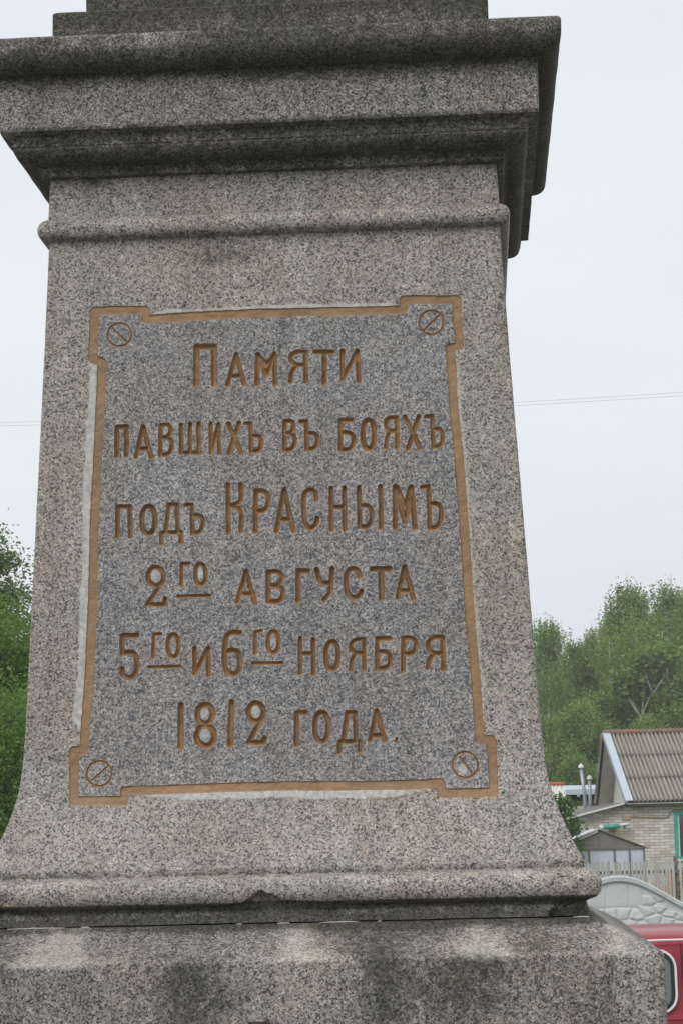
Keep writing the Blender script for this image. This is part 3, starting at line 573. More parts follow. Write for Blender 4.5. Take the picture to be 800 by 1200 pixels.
# --- astragal, neck, cornice, upper steps
def astr():
    p = [(.40, E0+1.2316, .006), (.4795, E0+1.2316, .006)]
    for k in range(0, 13):
        a = -math.radians(80)+math.radians(160)*k/12
        p.append((.4835+.0165*math.cos(a), E0+1.2555+.0225*math.sin(a), .008+.006*max(0, math.cos(a))))
    return p+[(.480, E0+1.2816, .006), (.40, E0+1.2816, .006)]
square_lathe('astragal', astr(), M['shaft'], nf=220, step=.005, amp=.0007, crust_shade=lambda P: .12+.35*gau(P[:, 2]-E0, 1.236, .008)+.2*band(P[:, 2]-E0, 1.25, 1.27, .02)*(1+vnoise(P, 11, 2)))
square_lathe('neck_band', [(.40, E0+1.2810, .006), (.4788, E0+1.2810, .006), (.4747, E0+1.369, .006), (.40, E0+1.369, .006)], M['shaft'], nf=160, step=.012, amp=.0004,
             crust_shade=lambda P: .10+.30*gau(P[:, 2]-E0, 1.372, .02)+.3*gau(P[:, 0], -.36, .10)*(.6+vnoise(P, 12, 3))+.15*vnoise(P, 5, 2))
def corn():
    p = [(.40, E0+1.3675, .006), (.480, E0+1.3680, .008), (.4905, E0+1.3700, .010), (.4915, E0+1.3775, .010), (.494, E0+1.3880, .010), (.500, E0+1.3915, .010)]
    for k in range(0, 9):      # lower ovolo
        a = -math.radians(80)+math.radians(80)*k/8
        p.append((.509+.0325*math.cos(a), E0+1.4215+.0295*math.sin(a), .012))
    p += [(.5440, E0+1.4230, .010), (.5445, E0+1.4440, .008), (.562, E0+1.4490, .006), (.5652, E0+1.4500, .006), (.5655, E0+1.4540, .006), (.5662, E0+1.5670, .006), (.5690, E0+1.5690, .006), (.580, E0+1.5690, .010)]
    for k in range(0, 11):     # crowning lip
        a = -math.radians(85)+math.radians(85)*k/10
        p.append((.578+.037*math.cos(a), E0+1.607+.037*math.sin(a), .014))
    p += [(.6158, E0+1.612, .012), (.6160, E0+1.634, .010), (.6130, E0+1.6385, .010), (.606, E0+1.6405, .010), (.44, E0+1.648, .008), (.3, E0+1.648, .008)]
    return p
def corn_crust(P):
    x, y, z = P.T; zr = z-E0
    r = .32+.20*vnoise(P, 3.5, 4)+.14*vnoise(P*np.array([1, 1, .3]), 13, 8)
    r += .50*band(zr, 1.56, 1.604, .014)+.24*band(zr, 1.60, 1.65, .02)+.35*gau(zr, 1.4535, .005)
    r += .52*band(zr, 1.385, 1.412, .012)+.30*band(zr, 1.41, 1.45, .01)+.30*band(zr, 1.36, 1.385, .008)
    r += .28*band(zr, 1.53, 1.57, .03)-.14*band(zr, 1.46, 1.54, .02)
    r += .12*gau(x, .1, .25)*band(zr, 1.56, 1.65, .02)
    return r
square_lathe('cornice', corn(), M['cornice'], nf=240, ns=70, step=.0045, amp=.0009, crust_shade=corn_crust, chip=.005, seed=3)
square_lathe('upper_step', [(.2, E0+1.6475, .005), (.4690, E0+1.6475, .005), (.4680, E0+1.738, .006), (.464, E0+1.7415, .006), (.2, E0+1.744, .005)], M['cornice'], nf=180, step=.012, crust_shade=lambda P: .82+.15*vnoise(P, 5, 2)-.25*gau(P[:, 2]-E0, 1.70, .02), chip=.006, seed=5)
square_lathe('upper_step', [(.2, E0+1.7435, .005), (.4050, E0+1.7435, .005), (.4040, E0+1.90, .006), (.40, E0+1.905, .006), (.2, E0+1.906, .005)], M['cornice'], nf=120, step=.02, crust_shade=lambda P: .7+.15*vnoise(P, 5, 2), seed=6)
square_lathe('obelisk', [(.2, E0+1.905, .005), (.33, E0+1.9055, .01), (.315, E0+2.02, .01), (.20, E0+4.6, .01), (.03, E0+4.85, .01)], M['cornice'], nf=20, ns=20, step=.1, crust_shade=lambda P: .3+0*P[:, 0], seed=7)

# --- shaft: three plain sides by lathe; the front face is a height field carrying slab, border and letters
PZ = np.array([-.0870, -.0760, -.0678, -.046, -.0254, 0, .026, .0604, .0900, .1208, .1986, .2681, .4432, .6208, .8007, .9823, 1.2318])
PH = np.array([.5985, .5955, .5900, .5805, .5715, .5610, .5515, .5415, .5360, .5320, .5265, .5228, .5146, .5060, .4970, .4885, .4775])
RC = .007
B8 = 8
NZ = 138; NX = 104                                    # coarse blocks
zc = np.linspace(PZ[0], PZ[-1], NZ+1)
hc = np.interp(zc, PZ, PH)
zf = np.linspace(PZ[0], PZ[-1], NZ*B8+1)
hf = np.interp(zf, zc, hc)
square_lathe_prof = [(h_, z_+E0, RC) for z_, h_ in zip(zc, hc)]
SHAFT_CRUST = lambda P: .07+.22*band(P[:, 2]-E0, 1.17, 1.24, .03)*(.6+vnoise(P, 10, 2))+.10*vnoise(P, 3, 3)+.30*gau(P[:, 0], -.12, .09)*gau(P[:, 2]-E0, 1.185, .035)+.2*gau(P[:, 2]-E0, -.08, .01)
square_lathe('shaft', square_lathe_prof, M['shaft'], nf=1, ns=30, skip_front=True, exact=True, amp=.0004, chip=0, crust_shade=SHAFT_CRUST)

aa = np.linspace(-1, 1, NX*B8+1)
X = aa[None, :]*(hf[:, None]-RC)
Z = np.repeat(zf[:, None], X.shape[1], 1)+E0
Y0 = -np.repeat(hf[:, None], X.shape[1], 1)
CELL = (zf[1]-zf[0])
P3 = np.stack([X, np.zeros_like(X), Z], -1)
edge_n = vnoise(P3, 130, 21)*.6+vnoise(P3, 320, 22)*.4
BIG = 9.0
def seg_d(x, z, a, b):
    ax, az = a; bx, bz = b; dx, dz = bx-ax, bz-az; L = dx*dx+dz*dz+1e-12
    t = np.clip(((x-ax)*dx+(z-az)*dz)/L, 0, 1)
    return np.hypot(x-ax-t*dx, z-az-t*dz)
def window(x0, x1, z0, z1, m):
    r0 = np.searchsorted(zf+E0, z0-m); r1 = np.searchsorted(zf+E0, z1+m)
    hm = hf[max(0, min(r0, len(hf)-1))]-RC; hn = hf[min(r1, len(hf)-1)]-RC
    lo = min((x0-m)/hm, (x0-m)/hn); hi = max((x1+m)/hm, (x1+m)/hn)
    return slice(max(0, r0), r1+1), slice(max(0, np.searchsorted(aa, lo)-1), np.searchsorted(aa, hi)+2)
letD = np.full(X.shape, BIG); letI = np.full(X.shape, -1, dtype=np.int32); letH = np.zeros(X.shape)
for gi_, (ch, hw, strokes) in enumerate(GLYPHS):
    hw = hw*1.24e-4
    xs = [p[0]*1e-4 for s in strokes for p in s]; zs = [p[1]*1e-4 for s in strokes for p in s]
    w = window(min(xs), max(xs), min(zs), max(zs), hw+.012)
    x, z = X[w], Z[w]; d = np.full(x.shape, BIG)
    for s in strokes:
        for a, b in zip(s[:-1], s[1:]): d = np.minimum(d, seg_d(x, z, (a[0]*1e-4, a[1]*1e-4), (b[0]*1e-4, b[1]*1e-4)))
    rel = d-hw*(1+.20*edge_n[w])
    up = rel < letD[w]
    letD[w] = np.where(up, rel, letD[w]); letI[w] = np.where(up, gi_, letI[w]); letH[w] = np.where(up, hw, letH[w])
scr = np.full(X.shape, BIG); scrI = np.full(X.shape, -1, dtype=np.int32)
for k, (cc, a, b, rr) in enumerate(SCREWS):
    cx, cz = cc[0]*1e-4, cc[1]*1e-4; rr *= 1e-4
    w = window(cx-rr, cx+rr, cz-rr, cz+rr, .012); x, z = X[w], Z[w]
    d = np.minimum(np.abs(np.hypot(x-cx, (z-cz))-rr)-.0023, seg_d(x, z, (a[0]*1e-4, a[1]*1e-4), (b[0]*1e-4, b[1]*1e-4))-.0021)
    d = d+.0004*edge_n[w]
    scr[w] = d; scrI[w] = k
bp = [(a*1e-4, b*1e-4) for a, b in BORDER]; bp.append(bp[0])
bord = np.full(X.shape, BIG)
for a, b in zip(bp[:-1], bp[1:]):
    w = window(min(a[0], b[0]), max(a[0], b[0]), min(a[1], b[1]), max(a[1], b[1]), .05)
    bord[w] = np.minimum(bord[w], seg_d(X[w], Z[w], a, b))
bordS = bord-.0097*(1+.10*edge_n+.09*vnoise(P3, 22, 31))
inside = np.zeros(X.shape, dtype=bool)
for (x0, z0), (x1, z1) in zip(bp[:-1], bp[1:]):
    if abs(z1-z0) < 1e-9: continue
    c = ((z0 > Z) != (z1 > Z)) & (X < (x1-x0)*(Z-z0)/(z1-z0)+x0)
    inside ^= c
# depths of cut
def sm(t): t = np.clip(t, 0, 1); return t*t*(3-2*t)
dl = np.clip(-letD, 0, None)
hwx = np.maximum(letH, 1e-4)
depth = np.where(letD < 0, np.minimum(dl*1.9, .0078*np.clip(hwx/.005, .6, 1.2))*(1+.18*vnoise(P3, 60, 41)), 0)
depth = np.maximum(depth, np.where(scr < 0, np.minimum(-scr*1.9, .0032), 0))
depth = np.maximum(depth, np.where(bordS < 0, np.minimum(-bordS*1.6, .0026)+.0007*vnoise(P3, 70, 43)+.0004*vnoise(P3, 160, 44), 0))
# putty smeared outside the border
outd = bord-.0097
zl = Z-E0
def ends(v, a, b, s): return np.clip((v-a)/s, 0, 1)*np.clip((b-v)/s, 0, 1)
wob = .5+.35*vnoise(P3*np.array([1, 1, 1.]), 14, 51)+.25*vnoise(P3, 55, 52)+.12*vnoise(P3, 160, 53)
wL = .019*ends(zl, .19, .975, .03)*(.75+.45*wob)*(X < -.30)
wT = .0105*ends(X, -.262, .262, .02)*(.6+.6*wob)*(zl > .95)*(np.abs(X) < .262)
wB = .0185*ends(X, -.300, .318, .10)*(.55+.65*wob)*(zl < .2)*(np.abs(X) < .319)
wR = .0150*ends(zl, .19, .975, .05)*(.35+.65*wob)*(X > .25)
strength = np.where(X > .25, .62, 1.0)*np.where(zl > .95, .85, 1.0)
wid = np.maximum(np.maximum(wL, wT), np.maximum(wB, wR))
thin = .0022*(.4+1.2*wob)
putty = np.where(~inside & (wid > .002), sm((wid-outd)/.007+.2)*strength*(outd < .03), 0)
putty = np.maximum(putty, np.where(~inside & (outd > -.002), .42*sm((thin-outd)/.002), 0))
# pale scuffs at the lips of the cuts and inside the counters
sc = vnoise(P3, 45, 61)*.5+.5
le = np.where((letD > 0) & (letD < .006), sm(1-letD/.0042)*(.25+.50*sc), 0)
for (px_, pz_, ax_, az_, s_) in ((-.2665+.0, .62, .012, .02, 0.0),): pass
for gi_, (ch, hw, strokes) in enumerate(GLYPHS):
    if ch in '82О6':                                     # worn pale stone left in the closed loops
        s = strokes[0]; cx = sum(p[0] for p in s)/len(s)*1e-4; cz = sum(p[1] for p in s)/len(s)*1e-4
        w = window(cx-.02, cx+.02, cz-.03, cz+.03, 0)
        loops = [strokes[0]]+([strokes[1]] if ch == '8' else [])
        for s in loops:
            cx = sum(p[0] for p in s)/len(s)*1e-4; cz = sum(p[1] for p in s)/len(s)*1e-4
            w = window(cx-.02, cx+.02, cz-.03, cz+.03, 0)
            if ch in '82' or hw < 40: le[w] = np.maximum(le[w], np.where((letD[w] > 0) & (letI[w] == gi_), (.50*sm(1.2-np.hypot((X[w]-cx+.003)/.017, (Z[w]-cz-.004)/.020))+.22), 0))
cx, cz = [(c[0][0]*1e-4, c[0][1]*1e-4) for c in SCREWS][3]
w = window(cx-.03, cx+.03, cz-.03, cz+.03, 0)
le[w] = np.maximum(le[w], .9*sm(1.3-np.hypot((X[w]-cx+.006)/.013, (Z[w]-cz+.008)/.012))*(scr[w] > 0))
puttyall = np.where(inside, le, np.maximum(putty, 0))
Y = Y0+depth-.0003*np.clip(putty, 0, 1)*(~inside)
Y += .00035*vnoise(P3, 26, 71)*(np.abs(aa)[None, :] < .995)*(~inside)
# pull grid points onto the outlines so that the lips are clean
act = np.minimum(np.minimum(letD, scr), bordS)
gz, gx = np.gradient(act, CELL); gx = gx*CELL/np.maximum(np.gradient(X, axis=1), 1e-6)
gn = np.hypot(gx, gz)+1e-9
near = (np.abs(act) < .55*CELL) & (gn > .5) & (gn < 1.6)
Xs = np.where(near, X-act*gx/gn**2, X); Zs = np.where(near, Z-act*gz/gn**2, Z)
Xs[:, 0] = X[:, 0]; Xs[:, -1] = X[:, -1]; Zs[0] = Z[0]; Zs[-1] = Z[-1]
Y = np.where(near, Y0, Y)
# which blocks need the fine grid
want = (letD < .007) | (scr < .004) | ((outd > -.022) & (outd < .030)) | (puttyall > .02)
fine = np.zeros((NZ, NX), dtype=bool)
for a in (0, 1):
    for b in (0, 1):
        sub = want[a:a+NZ*B8, b:b+NX*B8]
        fine |= sub.reshape(NZ, B8, NX, B8).any(axis=(1, 3))
W1 = X.shape[1]
qi, qj = np.meshgrid(np.arange(NZ*B8), np.arange(NX*B8), indexing='ij')
fm = np.repeat(np.repeat(fine, B8, 0), B8, 1)
qi, qj = qi[fm], qj[fm]
Ff = np.stack([qi*W1+qj, qi*W1+qj+1, (qi+1)*W1+qj+1, (qi+1)*W1+qj], -1)
ci, cj = np.nonzero(~fine)
Fc = np.stack([ci*B8*W1+cj*B8, ci*B8*W1+(cj+1)*B8, (ci+1)*B8*W1+(cj+1)*B8, (ci+1)*B8*W1+cj*B8], -1)
FA = np.concatenate([Ff, Fc])
VV = np.stack([Xs, Y, Zs], -1).reshape(-1, 3)
fl = lambda A: A.ravel()[FA].mean(1)
mL, mS, mB = fl(letD), fl(scr), fl(bordS)
ins = fl(inside.astype(float)) > .5
kL = letI.ravel()[FA[:, 0]]; kS = scrI.ravel()[FA[:, 0]]
nearest = letI.ravel()[FA]; dcor = letD.ravel()[FA]; kL = nearest[np.arange(len(FA)), dcor.argmin(1)]
cls = np.where(ins, 1, 0)                                # 0 shaft, 1 slab
cls = np.where(mB < 0, 2, cls)
isL = (mL < 0); isS = (mS < 0) & (kS >= 0)
PA = puttyall.ravel()
def emit(mask, name, mat, parent, crust_shade=None):
    Fm = FA[mask]; used, inv = np.unique(Fm, return_inverse=True)
    V = VV[used]; at = {'putty': PA[used], 'washed_lit': np.zeros(len(used)), 'crust_shade': np.zeros(len(used))}
    if crust_shade is not None: at['crust_shade'] = np.clip(crust_shade(V), 0, 1.2)
    if name == 'shaft_front': at['washed_lit'] = np.clip(.16*np.clip((.10-(V[:, 2]-E0))/.16, 0, 1), 0, 1)  # light on the flare put into the colour, stronger towards its foot
    return mesh_np(name, V, inv.reshape(-1, 4), mat, parent, True, at)
emit((cls == 0), 'shaft_front', M['shaft'], mon, SHAFT_CRUST)
slab = emit((cls == 1) & ~isL & ~isS, 'inscription_slab', M['slab'], mon, lambda P: .10*vnoise(P, 4, 5)+.04)
emit((cls == 2), 'painted_border', M['ochre'], mon)
for k in range(len(GLYPHS)):
    mk = isL & (kL == k) & (cls == 1)
    if mk.any(): emit(mk, 'underline' if GLYPHS[k][0] == '_' else 'comma' if GLYPHS[k][0] == ',' else 'letter' if GLYPHS[k][0] not in '125689' else 'numeral', M['ochre'], slab)
for k in range(4): emit(isS & (kS == k) & (cls == 1), 'carved_screw_head', M['ochre'], slab)
# ------------------------------------------------------------------ the ground
def terrain():
    xs = np.concatenate([-np.geomspace(690, 14, 22), np.linspace(-13, 13, 53), np.geomspace(14, 690, 22)])
    ys = np.concatenate([-np.geomspace(690, 14, 20), np.linspace(-13, 13, 53), np.geomspace(14, 690, 30)])
    XX, YY = np.meshgrid(xs, ys)
    r = np.hypot(XX, YY*1.0)
    t = np.clip((r-7.0)/2.4, 0, 1); zz = .585*(1-t*t*(3-2*t))
    zz = zz+np.where(r > 9.4, .0, 0)-.004
    n, m = XX.shape
    i = np.arange(n-1)[:, None]*m; j = np.arange(m-1)[None, :]
    F = np.stack([i+j, i+j+1, i+m+j+1, i+m+j], -1).reshape(-1, 4)
    return setting(mesh_np('ground', np.stack([XX, YY, zz], -1).reshape(-1, 3), F, M['grass'], None, True))
terrain()
def slab_sheet(name, poly, z, mat, th=.1):
    b = MB(); b.prism(poly, 'z', z-th, z); return setting(b.build(name, mat))
slab_sheet('paved_platform', [(6.4*math.cos(a), 6.4*math.sin(a)) for a in np.linspace(0, 2*math.pi, 49)[:-1]], .592, M['paving'], .3)
slab_sheet('street', [(-120, 9.75), (120, 9.75), (120, 15.6), (-120, 15.6)], .004, M['asphalt'], .05)
slab_sheet('kerb', [(-120, 9.60), (120, 9.60), (120, 9.75), (-120, 9.75)], .12, M['kerb'], .3)
slab_sheet('kerb', [(-120, 15.6), (120, 15.6), (120, 15.75), (-120, 15.75)], .12, M['kerb'], .3)
slab_sheet('pavement', [(-120, 15.75), (120, 15.75), (120, 17.6), (-120, 17.6)], .10, M['paving'], .3)

# ------------------------------------------------------------------ red estate car
def loft(rings, cap=True):
    b = MB(); n = len(rings[0]); vs = [p for r in rings for p in r]
    fs = [(i*n+k, i*n+(k+1) % n, (i+1)*n+(k+1) % n, (i+1)*n+k) for i in range(len(rings)-1) for k in range(n)]
    if cap: fs += [tuple(range(n)), tuple((len(rings)-1)*n+k for k in range(n))]
    return b.add(vs, fs)
def round_rect(x0, x1, z0, z1, r, n=6, skew=0.0):
    pts = []
    for cx, cz, a0 in ((x1-r, z1-r, 0), (x0+r, z1-r, 90), (x0+r, z0+r, 180), (x1-r, z0+r, 270)):
        for k in range(n+1):
            a = math.radians(a0+90*k/n); pts.append((cx+r*math.cos(a), cz+r*math.sin(a)))
    return [(x+skew*(z-z0), z) for x, z in pts]
def make_car():
    car = empty('estate_car', 'faded red boxy estate car parked in the street, its roof showing beside the plinth corner', 'car', (.62, 10.86, 0.004))
    W = .80
    def ring(x, zb, zbelt, zt, w, wr):
        half = [(0, zb), (w*.86, zb), (w*.97, zb+.10), (w, .58), (w, .80), (w+.008, .955), (w+.002, .975), (w-.012, zbelt)]
        if zt > zbelt+.05:
            half += [(wr+.03, zt-.16), (wr+.012, zt-.085), (wr-.012, zt-.055), (wr-.07, zt-.030), (wr*.6, zt-.008), (0, zt)]
        else:
            half += [(w-.05, zt-.02), (w-.08, zt-.012), (w-.12, zt-.008), (w*.75, zt-.004), (w*.5, zt-.002), (0, zt)]
        r = [(x, -y, z) for y, z in half]+[(x, y, z) for y, z in half[-2:0:-1]]
        return r
    secs = [(0.02, .50, .72, .74, .74, .6), (0.0, .40, .92, .94, .78, .66), (.06, .34, .98, 1.05, W, .7), (.10, .30, 1.0, 1.30, W, .70), (.18, .30, 1.0, 1.45, W, .715), (.34, .28, 1.0, 1.492, W, .72),
            (.9, .28, 1.0, 1.505, W, .725), (1.6, .28, 1.0, 1.508, W, .725), (2.2, .28, 1.0, 1.50, W, .72), (2.45, .28, 1.0, 1.46, W, .70), (2.62, .28, 1.0, 1.30, W, .68), (2.86, .28, .99, 1.05, W, .66),
            (2.92, .28, .97, .985, W, .66), (3.5, .30, .93, .945, .79, .6), (3.95, .34, .88, .895, .77, .6), (4.05, .40, .80, .82, .75, .6), (4.07, .48, .66, .68, .72, .6)]
    body = loft([ring(*s) for s in secs]).build('body', M['car_red'], car, smooth=True)
    me = body.data
    bm = bmesh.new(); bm.from_mesh(me)
    for e in bm.edges:
        if len(e.link_faces) == 2 and e.calc_face_angle() > .6: e.smooth = False
    bm.to_mesh(me); bm.free()
    for sy in (-1, 1):
        yb, yt = sy*.797, sy*.758                          # the flank leans in above the belt
        def side_pt(x, z, o): t = (z-.985)/(1.41-.985); return (x, yb+(yt-yb)*t+sy*o, z)
        def frame(name, x0, x1, z0, z1, r, w, mat, off, par, th=.012):
            o_ = round_rect(x0, x1, z0, z1, r); i_ = round_rect(x0+w, x1-w, z0+w, z1-w, max(.01, r-w)); n = len(o_)
            vs = [side_pt(x, z, off) for x, z in o_]+[side_pt(x, z, off) for x, z in i_]+[side_pt(x, z, off-th) for x, z in o_]+[side_pt(x, z, off-th) for x, z in i_]
            fs = [(k, (k+1) % n, n+(k+1) % n, n+k) for k in range(n)]+[(k, (k+1) % n, 2*n+(k+1) % n, 2*n+k) for k in range(n)]+[(n+k, n+(k+1) % n, 3*n+(k+1) % n, 3*n+k) for k in range(n)]
            return MB().add(vs, fs).build(name, mat, par, smooth=False)
        def pane(x0, x1, z0, z1, r, off, par):
            o_ = round_rect(x0, x1, z0, z1, r); n = len(o_)
            return MB().add([side_pt(x, z, off) for x, z in o_]+[side_pt(x, z, off-.006) for x, z in o_], [tuple(range(n)), tuple(range(n, 2*n))]+[(k, (k+1) % n, n+(k+1) % n, n+k) for k in range(n)]).build('pane', M['car_glass'], par)
        for x0, x1, dr in ((.24, .985, False), (1.09, 1.80, True), (1.88, 2.44, True)):
            wz0, wz1 = .992, 1.392
            win = frame('window', x0, x1, wz0, wz1, .115 if not dr else .08, .014, M['chrome_trim'], .024, car, .03)
            frame('rubber_seal', x0+.013, x1-.013, wz0+.013, wz1-.013, .10 if not dr else .07, .026, M['rubber'], .019, win, .02)
            pane(x0+.036, x1-.036, wz0+.036, wz1-.036, .075 if not dr else .05, .012, win)
        for x in (1.018, 1.838, 2.66):
            MB().tube([side_pt(x, 1.425, .006), side_pt(x+.006, .99, .006), (x+.008, sy*.811, .955), (x+.008, sy*.803, .40)], .0045, 6).build('door_seam', M['rubber'], car)
        MB().tube([(x, sy*.770, z) for x, z in ((.20, 1.40), (.34, 1.438), (.9, 1.447), (1.6, 1.449), (2.2, 1.442), (2.42, 1.41), (2.72, 1.02))], [.007]*7, 8).build('roof_gutter', M['chrome_trim'], car)
        MB().tube([(x, sy*.808, .958) for x in (.08, 1.0, 2.0, 2.9, 3.5)], .006, 6).build('belt_crease', M['car_red'], car)
        for x in (1.25, 1.98): MB().box(x, x+.14, sy*.82-.012, sy*.82+.012, .86, .885, .006).build('door_handle', M['chrome_trim'], car)
        for x in (.75, 3.25):
            b = MB(); pts = [(x, sy*.70, .30)]
            prof = [(.17, -.09), (.27, -.09), (.30, -.06), (.305, 0), (.30, .06), (.27, .09), (.17, .09)]
            n = 28; vs = [(x+r_*math.cos(2*math.pi*k/n), sy*.74+o_, .30+r_*math.sin(2*math.pi*k/n)) for r_, o_ in prof for k in range(n)]
            fs = [(i*n+k, i*n+(k+1) % n, (i+1)*n+(k+1) % n, (i+1)*n+k) for i in range(len(prof)-1) for k in range(n)]
            wh = b.add(vs, fs).build('wheel', M['rubber'], car, smooth=True)
            prof = [(.175, .07), (.16, .075), (.14, .03), (.06, .04), (.05, .07), (.001, .075)]
            vs = [(x+r_*math.cos(2*math.pi*k/n), sy*(.74+o_), .30+r_*math.sin(2*math.pi*k/n)) for r_, o_ in prof for k in range(n)]
            fs = [(i*n+k, i*n+(k+1) % n, (i+1)*n+(k+1) % n, (i+1)*n+k) for i in range(len(prof)-1) for k in range(n)]
            MB().add(vs, fs).build('rim', M['steel'], wh, smooth=True)
            ar = MB(); ar.tube([(x+.345*math.cos(a), sy*.806, .31+.345*math.sin(a)) for a in np.linspace(0, math.pi, 15)], .014, 6); ar.build('wheel_arch', M['car_red'], car)
    MB().box(-.06, .05, -.78, .78, .42, .52, .02).build('bumper', M['chrome_trim'], car)
    MB().box(4.03, 4.13, -.76, .76, .42, .52, .02).build('bumper', M['chrome_trim'], car)
    for s in (-1, 1):
        MB().box(-.012, .03, s*.68-.07, s*.68+.07, .62, .86, .008).build('tail_lamp', M['lamp_red'], car)
        hl = MB().box(4.04, 4.09, s*.56-.11, s*.56+.11, .60, .76, .01).build('headlight', M['ceramic'], car)
    # windscreen and rear window
    MB().add([(2.50, -.60, 1.40), (2.50, .60, 1.40), (2.86, .66, 1.07), (2.86, -.66, 1.07), (2.515, -.60, 1.41), (2.515, .60, 1.41), (2.875, .66, 1.08), (2.875, -.66, 1.08)], [(0, 1, 2, 3), (4, 5, 6, 7), (0, 1, 5, 4), (2, 3, 7, 6), (1, 2, 6, 5), (0, 3, 7, 4)]).build('windscreen', M['car_glass'], car)
    MB().add([(.145, -.56, 1.37), (.145, .56, 1.37), (.075, .62, 1.10), (.075, -.62, 1.10), (.13, -.56, 1.38), (.13, .56, 1.38), (.06, .62, 1.10), (.06, -.62, 1.10)], [(0, 1, 2, 3), (4, 5, 6, 7), (0, 1, 5, 4), (2, 3, 7, 6), (1, 2, 6, 5), (0, 3, 7, 4)]).build('rear_window', M['car_glass'], car)
    return car
make_car()

# ------------------------------------------------------------------ cast concrete fence with rubble relief
def clip_poly(poly, p, n):
    out = []
    for i in range(len(poly)):
        a, b = poly[i], poly[(i+1) % len(poly)]
        da = (a[0]-p[0])*n[0]+(a[1]-p[1])*n[1]; db = (b[0]-p[0])*n[0]+(b[1]-p[1])*n[1]
        if da <= 0: out.append(a)
        if (da < 0 < db) or (db < 0 < da):
            t = da/(da-db); out.append((a[0]+(b[0]-a[0])*t, a[1]+(b[1]-a[1])*t))
    return out
def shrink(poly, d):
    c = poly; area = sum(c[i][0]*c[(i+1) % len(c)][1]-c[(i+1) % len(c)][0]*c[i][1] for i in range(len(c)))
    if abs(area) < 1e-5: return []
    if area < 0: c = c[::-1]
    out = list(c)
    for i in range(len(c)):
        a, b = c[i], c[(i+1) % len(c)]; L = math.hypot(b[0]-a[0], b[1]-a[1])
        if L < 1e-6: continue
        n = ((b[1]-a[1])/L, -(b[0]-a[0])/L)
        out = clip_poly(out, (a[0]-n[0]*d, a[1]-n[1]*d), n)
        if len(out) < 3: return []
    return out
def stone_mesh(poly, y, th, rnd):
    """a pillowed stone: outline at the backing, smaller and uneven face in front"""
    o_ = shrink(poly, .006); i_ = shrink(poly, .022)
    if len(o_) < 3: return None
    if len(i_) < 3: i_ = [tuple(np.mean(o_, 0)*.6+np.array(p)*.4) for p in o_]
    c = np.mean(o_, 0); n = len(o_)
    mid = [(c[0]+(p[0]-c[0])*.93, c[1]+(p[1]-c[1])*.93) for p in o_]; inn = [(c[0]+(p[0]-c[0])*.62, c[1]+(p[1]-c[1])*.62) for p in o_]
    vs = [(p[0], y, p[1]) for p in o_]+[(p[0], y-th*.7, p[1]) for p in mid]+[(p[0]+rnd.uniform(-.004, .004), y-th*rnd.uniform(.85, 1.35), p[1]) for p in inn]+[(c[0], y-th*rnd.uniform(1.0, 1.5), c[1])]
    fs = []
    for k in range(n):
        q = (k+1) % n
        fs += [(k, q, n+q, n+k), (n+k, n+q, 2*n+q, 2*n+k), (2*n+k, 2*n+q, 3*n)]
    return MB().add(vs, fs)
FY = 18.56
def top_z(x): return 1.648-.36*(1-math.cos(math.pi*min(abs(x), .93)/.93))/2
